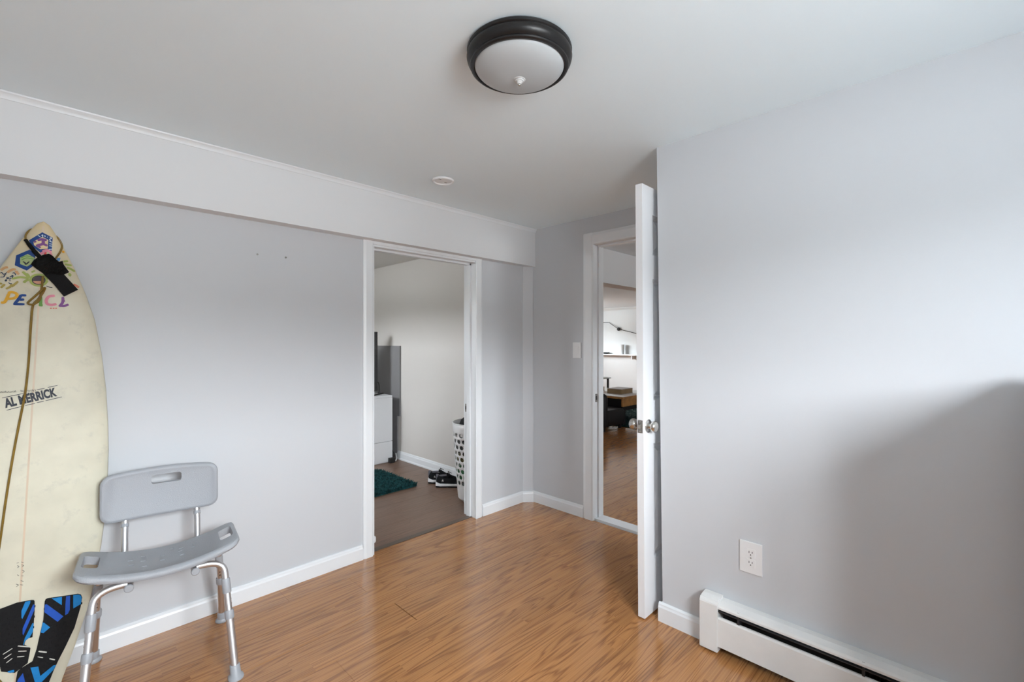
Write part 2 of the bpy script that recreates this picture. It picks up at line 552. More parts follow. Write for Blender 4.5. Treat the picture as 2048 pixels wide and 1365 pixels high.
# windows: frame, sash bars and pane
def window(n, x0, x1, z0, z1, fixed, axis, outward):
    f = bmesh.new()
    d0, d1 = sorted((fixed + outward*0.05, fixed + outward*0.11))
    t = 0.035
    def bb(bm, a0, a1, c0, c1, e0, e1):
        if axis == 'x':
            B(bm, a0, a1, e0, e1, c0, c1)
        else:
            B(bm, e0, e1, a0, a1, c0, c1)
    bb(f, x0, x1, z0, z0+t, d0, d1)
    bb(f, x0, x1, z1-t, z1, d0, d1)
    bb(f, x0, x0+t, z0+t, z1-t, d0, d1)
    bb(f, x1-t, x1, z0+t, z1-t, d0, d1)
    xm = (x0+x1)/2
    bb(f, xm-0.018, xm+0.018, z0+t, z1-t, d0, d1)
    wo = struct(obj('window_%d' % n, f, M['trim']))
    for a, b in ((x0+t, xm-0.018), (xm+0.018, x1-t)):
        g = bmesh.new()
        dm = (d0+d1)/2
        bb(g, a, b, z0+t, z1-t, dm-0.002, dm+0.002)
        obj('pane', g, M['pane'], wo)
    return wo
window(1, *WIN_A, YB, 'x', -1)
window(2, *WIN_B, 0.45, 'y', -1)
window(3, *WIN_C, 8.0, 'x', 1)
window(4, *WIN_D, -0.6, 'x', -1)

# floors: planks laid one by one
def plank_mesh(L, Wd, T=0.008, bev=0.0012):
    bm = bmesh.new()
    z = 0.0
    o = [(0, 0), (L, 0), (L, Wd), (0, Wd)]
    i = [(bev, bev), (L-bev, bev), (L-bev, Wd-bev), (bev, Wd-bev)]
    a = [bm.verts.new((x, y, -T)) for x, y in o]
    b = [bm.verts.new((x, y, -bev*0.5)) for x, y in o]
    c = [bm.verts.new((x, y, z)) for x, y in i]
    for p, q in ((a, b), (b, c)):
        for k in range(4):
            bm.faces.new((p[k], p[(k+1) % 4], q[(k+1) % 4], q[k]))
    bm.faces.new(c)
    bm.faces.new(a[::-1])
    me = bpy.data.meshes.new('plank')
    bm.to_mesh(me)
    bm.free()
    return me

def lay(parent, m, x0, x1, y0, y1, row0, Wd, Ln, phase, gap=0.0006, fixed=None):
    cache = {}
    k = math.floor((y0-row0)/Wd)
    while row0 + k*Wd < y1 - 1e-6:
        ya, yb = max(y0, row0+k*Wd), min(y1, row0+(k+1)*Wd)
        ph = (fixed or {}).get(k, phase(k))
        j = math.floor((x0-ph)/Ln)
        while ph + j*Ln < x1 - 1e-6:
            xa, xb = max(x0, ph+j*Ln), min(x1, ph+(j+1)*Ln)
            if xb-xa > 0.01:
                g1 = 0.0045 if fixed and k in fixed and abs(xb-fixed[k]) < 1e-6 else gap
                key = (round(xb-xa-g1, 4), round(yb-ya-(0.002 if g1 > gap else gap), 4))
                if key not in cache:
                    cache[key] = plank_mesh(*key)
                    cache[key].materials.append(m)
                o = bpy.data.objects.new('plank', cache[key])
                o.location = (xa, ya, 0)
                COL.objects.link(o)
                o.parent = parent
            j += 1
        k += 1

fl = struct(obj('floor', box(XS, XF+0.02, YB, 2.607, -0.02, -0.008), M['sub']))
lay(fl, M['oak'], XS, XF, YB, YL, 2.025, 0.195, 1.285, lambda k: (k*0.7548777 % 1)*1.285 + 0.2, fixed={-1: 1.22})
obj('plank', box(DX0, DX1, YL+0.0005, 2.607, -0.008, 0.0), M['oak'], fl)
# ------------------------------------------------------------------ trim of the main room
BB = [(0, 0), (0.016, 0), (0.016, 0.066), (0.0125, 0.074), (0.0115, 0.080), (0.006, 0.086), (0, 0.086)]
bb = bmesh.new()
extrude_profile(bb, BB, (XS, YL, 0), (DX0-0.062, YL, 0), (0, -1, 0))
struct(obj('baseboard_left', bb, M['trim']))
bb = bmesh.new()
extrude_profile(bb, BB, (DX1+0.062, YL, 0), (2.722, YL, 0), (0, -1, 0))
a = Vector((2.728, YL-0.004, 0)); b_ = Vector((XF-0.012, 2.517, 0))
n_ = Vector((-(b_-a).y, (b_-a).x, 0)).normalized()
if n_.x > 0:
    n_ = -n_
extrude_profile(bb, BB, a - (b_-a).normalized()*0.005, b_ + (b_-a).normalized()*0.004, n_)
extrude_profile(bb, BB, (XF, 2.515, 0), (XF, EY1+0.084, 0), (-1, 0, 0))
struct(obj('baseboard_far', bb, M['trim']))
bb = bmesh.new()
extrude_profile(bb, BB, (XR, 0.812, 0), (XR, yc0+0.016, 0), (-1, 0, 0))
extrude_profile(bb, BB, (XR-0.0, yc0, 0), (XF, yc0, 0), (0, 1, 0))
struct(obj('baseboard_right', bb, M['trim']))

CAS = [(0, 0), (0.012, 0), (0.016, 0.006), (0.016, 0.046), (0.013, 0.054), (0.010, 0.062), (0, 0.062)]
d1 = struct(thing('door_1', 'bedroom doorway with white jambs in the left wall', 'doorway', (DX0, YL, 0)))
cs = bmesh.new()
extrude_profile(cs, CAS, (DX0+0.004, YL, 0), (DX0+0.004, YL, 1.914), (0, -1, 0), (-1, 0, 0))
obj('casing', cs, M['trim'], d1)
cs = bmesh.new()
extrude_profile(cs, CAS, (DX1-0.004, YL, 0), (DX1-0.004, YL, 1.914), (0, -1, 0), (1, 0, 0))
obj('casing', cs, M['trim'], d1)
jb = box(DX0, DX0+0.016, YL-0.004, LY+0.004, 0, DZ)
B(jb, DX0+0.016, DX0+0.028, YL+0.05, YL+0.088, 0, DZ-0.014)
obj('jamb', jb, M['trim'], d1)
jb = box(DX1-0.001, DX1+0.016, YL-0.004, LY+0.004, 0, DZ)
B(jb, DX1-0.013, DX1-0.001, YL+0.05, YL+0.088, 0, DZ-0.014)
jam = obj('jamb', jb, M['trim'], d1)
jb = box(DX0+0.016, DX1-0.001, YL-0.004, LY+0.004, DZ-0.014, DZ)
B(jb, DX0+0.016, DX1-0.001, YL+0.05, YL+0.088, DZ-0.026, DZ-0.014)
B(jb, DX0, DX1, YL-0.014, YL-0.004, DZ-0.002, 1.914)
obj('head_jamb', jb, M['trim'], d1)
st = box(DX1-0.003, DX1-0.001, YL+0.092, YL+0.115, 0.775, 0.835, bev=0.0008)
so = obj('strike_plate', st, M['latch'], jam)
obj('latch_hole', box(DX1-0.0035, DX1-0.002, YL+0.098, YL+0.110, 0.792, 0.818), M['hole'], so)
obj('threshold', box(DX0, DX1, 2.6075, 2.652, -0.008, 0.0035, bev=0.0015), M['strip'], d1)

d2 = struct(thing('door_2', 'doorway to the living room in the wall with the light switch', 'doorway', (XF, EY1, 0)))
def cas2(y, up_, z1):
    cb = bmesh.new()
    prof = [(o, h*1.34) for o, h in CAS]
    extrude_profile(cb, prof, (XF, y, 0), (XF, y, z1), (-1, 0, 0), (0, up_, 0))
    return cb
obj('casing', cas2(EY1, 1, EZ+0.083), M['trim'], d2)
cb = bmesh.new()
extrude_profile(cb, [(o, h*1.34) for o, h in CAS], (XF, EY1, EZ), (XF, EY0-0.06, EZ), (-1, 0, 0), (0, 0, 1))
obj('casing', cb, M['trim'], d2)
jb = box(XF-0.006, XF+0.126, EY1-0.001, EY1+0.014, 0, EZ)
B(jb, XF+0.05, XF+0.09, EY1-0.013, EY1-0.001, 0, EZ-0.012)
jam = obj('jamb', jb, M['trim'], d2)
jb = box(XF-0.006, XF+0.126, EY0, EY1-0.001, EZ-0.001, EZ+0.012)
B(jb, XF+0.05, XF+0.09, EY0, EY1-0.001, EZ-0.013, EZ-0.001)
obj('head_jamb', jb, M['trim'], d2)
obj('jamb', box(XF-0.006, XF+0.126, EY0-0.014, EY0, 0, EZ), M['trim'], d2)
so = obj('strike_plate', box(XF+0.020, XF+0.045, EY1-0.003, EY1-0.001, 0.86, 0.92, bev=0.0008), M['latch'], jam)
obj('latch_hole', box(XF+0.026, XF+0.039, EY1-0.0036, EY1-0.0025, 0.876, 0.904), M['hole'], so)
obj('threshold', box(XF+0.012, XF+0.11, EY0, EY1-0.0015, -0.008, 0.014, bev=0.003), M['trim'], d2)

# ------------------------------------------------------------------ bedroom shell
BX0, BX1, BY1, BCZ = 0.45, 2.762, 5.30, 2.176
f2 = struct(obj('floor_bedroom', box(BX0, BX1, 2.607, BY1, -0.02, -0.008), M['sub']))
lay(f2, M['vinyl'], BX0, BX1, LY, BY1, 2.73, 0.18, 1.22, lambda k: 0.44*k + 0.2)
obj('plank', box(DX0, DX1, 2.652, LY-0.0005, -0.008, 0.0), M['vinyl'], f2)
w = box(BX1, BX1+0.14, LY, BY1+WT, -0.01, BCZ+0.04)
struct(obj('wall_bedroom_right', w, M['bedwall']))
w = box(BX0-WT, BX1, BY1, BY1+WT, -0.01, BCZ+0.04)
struct(obj('wall_bedroom_far', w, M['bedwall']))
w = box(BX0-WT, BX0, LY, WIN_B[0], -0.01, BCZ+0.04)
B(w, BX0-WT, BX0, WIN_B[1], BY1, -0.01, BCZ+0.04)
B(w, BX0-WT, BX0, WIN_B[0], WIN_B[1], -0.01, WIN_B[2])
B(w, BX0-WT, BX0, WIN_B[0], WIN_B[1], WIN_B[3], BCZ+0.04)
struct(obj('wall_bedroom_left', w, M['bedwall']))
w = box(BX0, DX0-0.02, LY+0.0005, LY+0.012, 0, BCZ)
B(w, DX1+0.02, BX1, LY+0.0005, LY+0.012, 0, BCZ)
B(w, DX0-0.02, DX1+0.02, LY+0.0005, LY+0.012, DZ+0.01, BCZ)
struct(obj('wall_bedroom_near', w, M['bedwall']))
struct(obj('ceiling_bedroom', box(BX0, BX1, LY, BY1, BCZ, BCZ+0.1), M['bedceil']))
bb = bmesh.new()
extrude_profile(bb, [(0, 0), (0.026, 0), (0.026, 0.012), (0.017, 0.020), (0.016, 0.066), (0.010, 0.076), (0.010, 0.082), (0.004, 0.090), (0, 0.090)], (BX1, LY+0.013, 0), (BX1, 4.508, 0), (-1, 0, 0))
struct(obj('baseboard_bedroom', bb, M['trim']))

# ------------------------------------------------------------------ living room shell
LX1, LY0, LY1, LCZ = 10.6, -0.6, 8.0, 2.205
f3 = struct(obj('floor_living_room', box(XF+0.0, LX1, LY0, LY1, -0.02, -0.0085), M['oak']))
lay(f3, M['oak'], XF+0.11, 7.0, 1.44, 4.17, 2.025, 0.195, 1.285, lambda k: 0.37*k+0.1)
XW = XF+0.12
w = box(XW, WIN_D[0], LY0-WT, LY0, -0.01, LCZ+0.02)
B(w, WIN_D[1], LX1+0.1, LY0-WT, LY0, -0.01, LCZ+0.02)
B(w, WIN_D[0], WIN_D[1], LY0-WT, LY0, -0.01, WIN_D[2])
B(w, WIN_D[0], WIN_D[1], LY0-WT, LY0, WIN_D[3], LCZ+0.02)
struct(obj('wall_living_near', w, M['livwall']))
w = box(BX1+0.14, WIN_C[0], LY1, LY1+WT, -0.01, LCZ+0.02)
B(w, WIN_C[1], LX1+0.1, LY1, LY1+WT, -0.01, LCZ+0.02)
B(w, WIN_C[0], WIN_C[1], LY1, LY1+WT, -0.01, WIN_C[2])
B(w, WIN_C[0], WIN_C[1], LY1, LY1+WT, WIN_C[3], LCZ+0.02)
struct(obj('wall_living_side', w, M['livwall']))
struct(obj('wall_living_left', box(BX1+0.1405, BX1+0.16, LY, LY1, -0.01, LCZ+0.02), M['livwall']))
w = box(LX1, LX1+0.1, LY0, LY1, -0.01, LCZ+0.02)
struct(obj('wall_living_far', w, M['livwall']))
struct(obj('ceiling_living_room', box(XW, LX1, LY0, LY1, LCZ, LCZ+0.1), M['livceil']))
struct(obj('trim_beam', box(XW, LX1, 2.49, 2.66, 1.873, LCZ-0.0005), M['soffit']))
bb = bmesh.new()
extrude_profile(bb, [(0, 0), (0.012, 0), (0.05, 0.045), (0.05, 0.06), (0, 0.06)], (LX1, 2.67, LCZ-0.0605), (LX1, LY1, LCZ-0.0605), (-1, 0, 0))
struct(obj('trim_crown', bb, M['livwall']))

# surfboard artwork: (u across, v along) in metres on the deck
STAMP=[(-0.0678,1.0445),(0.0663,1.0833),(-0.0753,1.0789)]
PADS=[[(-0.0878,0.3093),(-0.0677,0.3205),(-0.0486,0.3276),(-0.0074,0.3357),(0.0305,0.3324),(0.0359,0.3298),(0.0382,0.3249),(0.0397,0.2917),(0.0395,0.2483),(0.0382,0.1985),(0.0243,0.1992),(0.0196,0.1892),(0.0184,0.1791),(0.0347,0.1607),(0.0336,0.1457),(0.03,0.1119),(-0.0013,0.0917),(-0.0351,0.111),(-0.0414,0.14),(-0.0609,0.1778),(-0.0815,0.243)],[(0.0649,0.3158),(0.0673,0.3223),(0.0735,0.3239),(0.1562,0.31),(0.1652,0.3037),(0.1692,0.2916),(0.1661,0.257),(0.1517,0.1867),(0.1296,0.1284),(0.111,0.0848),(0.0996,0.0536),(0.0886,0.0168),(0.0838,0.0035),(-0.0001,0.0303),(0.0021,0.0557),(0.0054,0.0922),(0.0119,0.0987),(0.0421,0.1115),(0.0508,0.1506),(0.0574,0.2006),(0.0642,0.2489)]]
CORD=[(0.007,1.5408),(0.0046,1.4742),(0.0004,1.4471),(-0.0147,1.4304),(-0.0279,1.4347),(-0.0107,1.461),(0.013,1.4961),(0.0097,1.4786),(-0.0024,1.4506),(-0.0145,1.4267),(-0.0167,1.3548),(-0.0165,1.2605),(-0.0171,1.1853),(-0.0208,1.0919),(-0.0312,0.9814),(-0.0419,0.8546),(-0.0515,0.7121),(-0.0594,0.563),(-0.0695,0.4175),(-0.0762,0.2829),(-0.0636,0.1434),(-0.0169,0.0391)]
LOOPS=[[(-0.0293,1.7149),(-0.039,1.7001),(-0.0447,1.6825),(-0.0434,1.6663)],[(0.0295,1.7051),(0.0424,1.6908),(0.0515,1.6736),(0.0536,1.6568),(0.0477,1.6348),(0.0377,1.6121)]]
SLEEVE=[(-0.0441,1.668),(-0.0344,1.6515),(-0.0178,1.6269),(-0.0039,1.6088)]
CUFF=[(-0.0079,1.61),(0.0063,1.6199),(0.0194,1.626),(0.0292,1.6201),(0.0392,1.6085),(0.0479,1.6004),(0.0573,1.6058),(0.0607,1.5929),(0.0773,1.5665),(0.0638,1.5548),(0.0501,1.5489),(0.0308,1.5519),(0.0149,1.5457),(0.0038,1.5536),(-0.0126,1.5661),(-0.0262,1.5789),(-0.0215,1.5909)]
STRAP=[(0.0066,1.5502),(0.0252,1.5568),(0.0638,1.5548),(0.1059,1.5018),(0.0676,1.4699),(0.038,1.5127)]
POLYS=[('hexagon_print','navy',[(-0.0018,1.7035),(0.0269,1.6895),(0.026,1.6394),(-0.0019,1.626),(-0.0291,1.6489),(-0.0351,1.668)]),('hexagon_fill','cream',[(-0.0011,1.6867),(0.0154,1.6788),(0.0152,1.646),(-0.0039,1.6396),(-0.0215,1.6522),(-0.0233,1.6647)]),('hexagon_print','navy',[(-0.0321,1.6335),(-0.0149,1.6199),(-0.0208,1.5742),(-0.0361,1.5551),(-0.0675,1.5705),(-0.0655,1.6074)]),('hexagon_fill','mint',[(-0.0361,1.6171),(-0.0169,1.6047),(-0.0263,1.5808),(-0.0362,1.5699),(-0.054,1.5769),(-0.055,1.6004)]),('doodle','sky',[(0.0405,1.6061),(0.0423,1.6156),(0.0511,1.6186),(0.0495,1.6045)]),('doodle','plum',[(0.0132,1.5265),(0.0128,1.5222),(0.0112,1.5182),(0.0087,1.5145),(0.0053,1.5115),(0.0013,1.5094),(-0.003,1.5082),(-0.0074,1.5082),(-0.0115,1.5093),(-0.015,1.5113),(-0.0178,1.5143),(-0.0196,1.5178),(-0.0204,1.5218),(-0.02,1.526),(-0.0185,1.53),(-0.016,1.5337),(-0.0126,1.5367),(-0.0087,1.5388),(-0.0044,1.54),(-0.0,1.5401),(0.0041,1.5391),(0.0077,1.537),(0.0105,1.5341),(0.0124,1.5305),(0.0132,1.5265)]),('doodle','salmon',[(0.0119,1.5225),(0.0114,1.521),(0.0108,1.5194),(0.0099,1.5179),(0.0089,1.5165),(0.0078,1.5152),(0.0065,1.514),(0.0051,1.513),(0.0036,1.512),(0.002,1.5112),(0.0003,1.5106),(-0.0014,1.5101),(-0.0031,1.5098),(-0.0048,1.5096),(-0.0065,1.5097),(-0.0082,1.5099),(-0.0099,1.5102),(-0.0114,1.5108),(-0.0129,1.5115),(-0.0142,1.5123),(-0.0154,1.5133),(-0.0165,1.5144),(-0.0175,1.5156),(-0.0182,1.5169),(-0.0188,1.5183)]),('pad_stripe','pblue',[(0.014,0.3332),(0.0271,0.3318),(0.0266,0.3228),(0.009,0.2739),(0.0067,0.2795),(0.0056,0.3038)]),('pad_stripe','pmid',[(0.0347,0.3164),(0.0383,0.3139),(0.0388,0.2944),(0.0142,0.215),(0.0122,0.2205),(0.0114,0.2398)]),('pad_stripe','pblue',[(0.0359,0.2496),(0.0392,0.248),(0.0387,0.2199),(0.0311,0.2013),(0.0195,0.1928),(0.0169,0.1808),(0.0152,0.1815),(0.0186,0.2038)]),('pad_stripe','pblue',[(0.0827,0.3213),(0.1114,0.3166),(0.1118,0.286)]),('pad_stripe','pmid',[(0.1227,0.3148),(0.1341,0.3128),(0.1354,0.2603),(0.1303,0.2471),(0.1228,0.2453),(0.122,0.2875)]),('pad_stripe','pblue',[(0.1428,0.3112),(0.1563,0.3087),(0.1647,0.3023),(0.1682,0.2914),(0.166,0.2693),(0.1448,0.2607)]),('pad_stripe','pmid',[(0.0657,0.3049),(0.0707,0.3044),(0.1183,0.2427),(0.1031,0.2284),(0.0656,0.2776)]),('pad_stripe','pblue',[(0.0627,0.2416),(0.0664,0.2396),(0.0836,0.2161),(0.0662,0.2021),(0.0593,0.2072)]),('pad_stripe','pblue',[(0.0377,0.0934),(0.058,0.0882),(0.0648,0.0522),(0.0987,0.0744),(0.1057,0.0726),(0.1011,0.0601),(0.0668,0.0265),(0.0526,0.0329)]),('pad_stripe','pmid',[(0.0194,0.0827),(0.0292,0.0354),(0.0042,0.0467),(0.0075,0.0659)]),('pad_stripe','pblue',[(-0.0193,0.1058),(-0.0032,0.104),(-0.0028,0.0958),(-0.0115,0.0968),(-0.0183,0.1014)])]
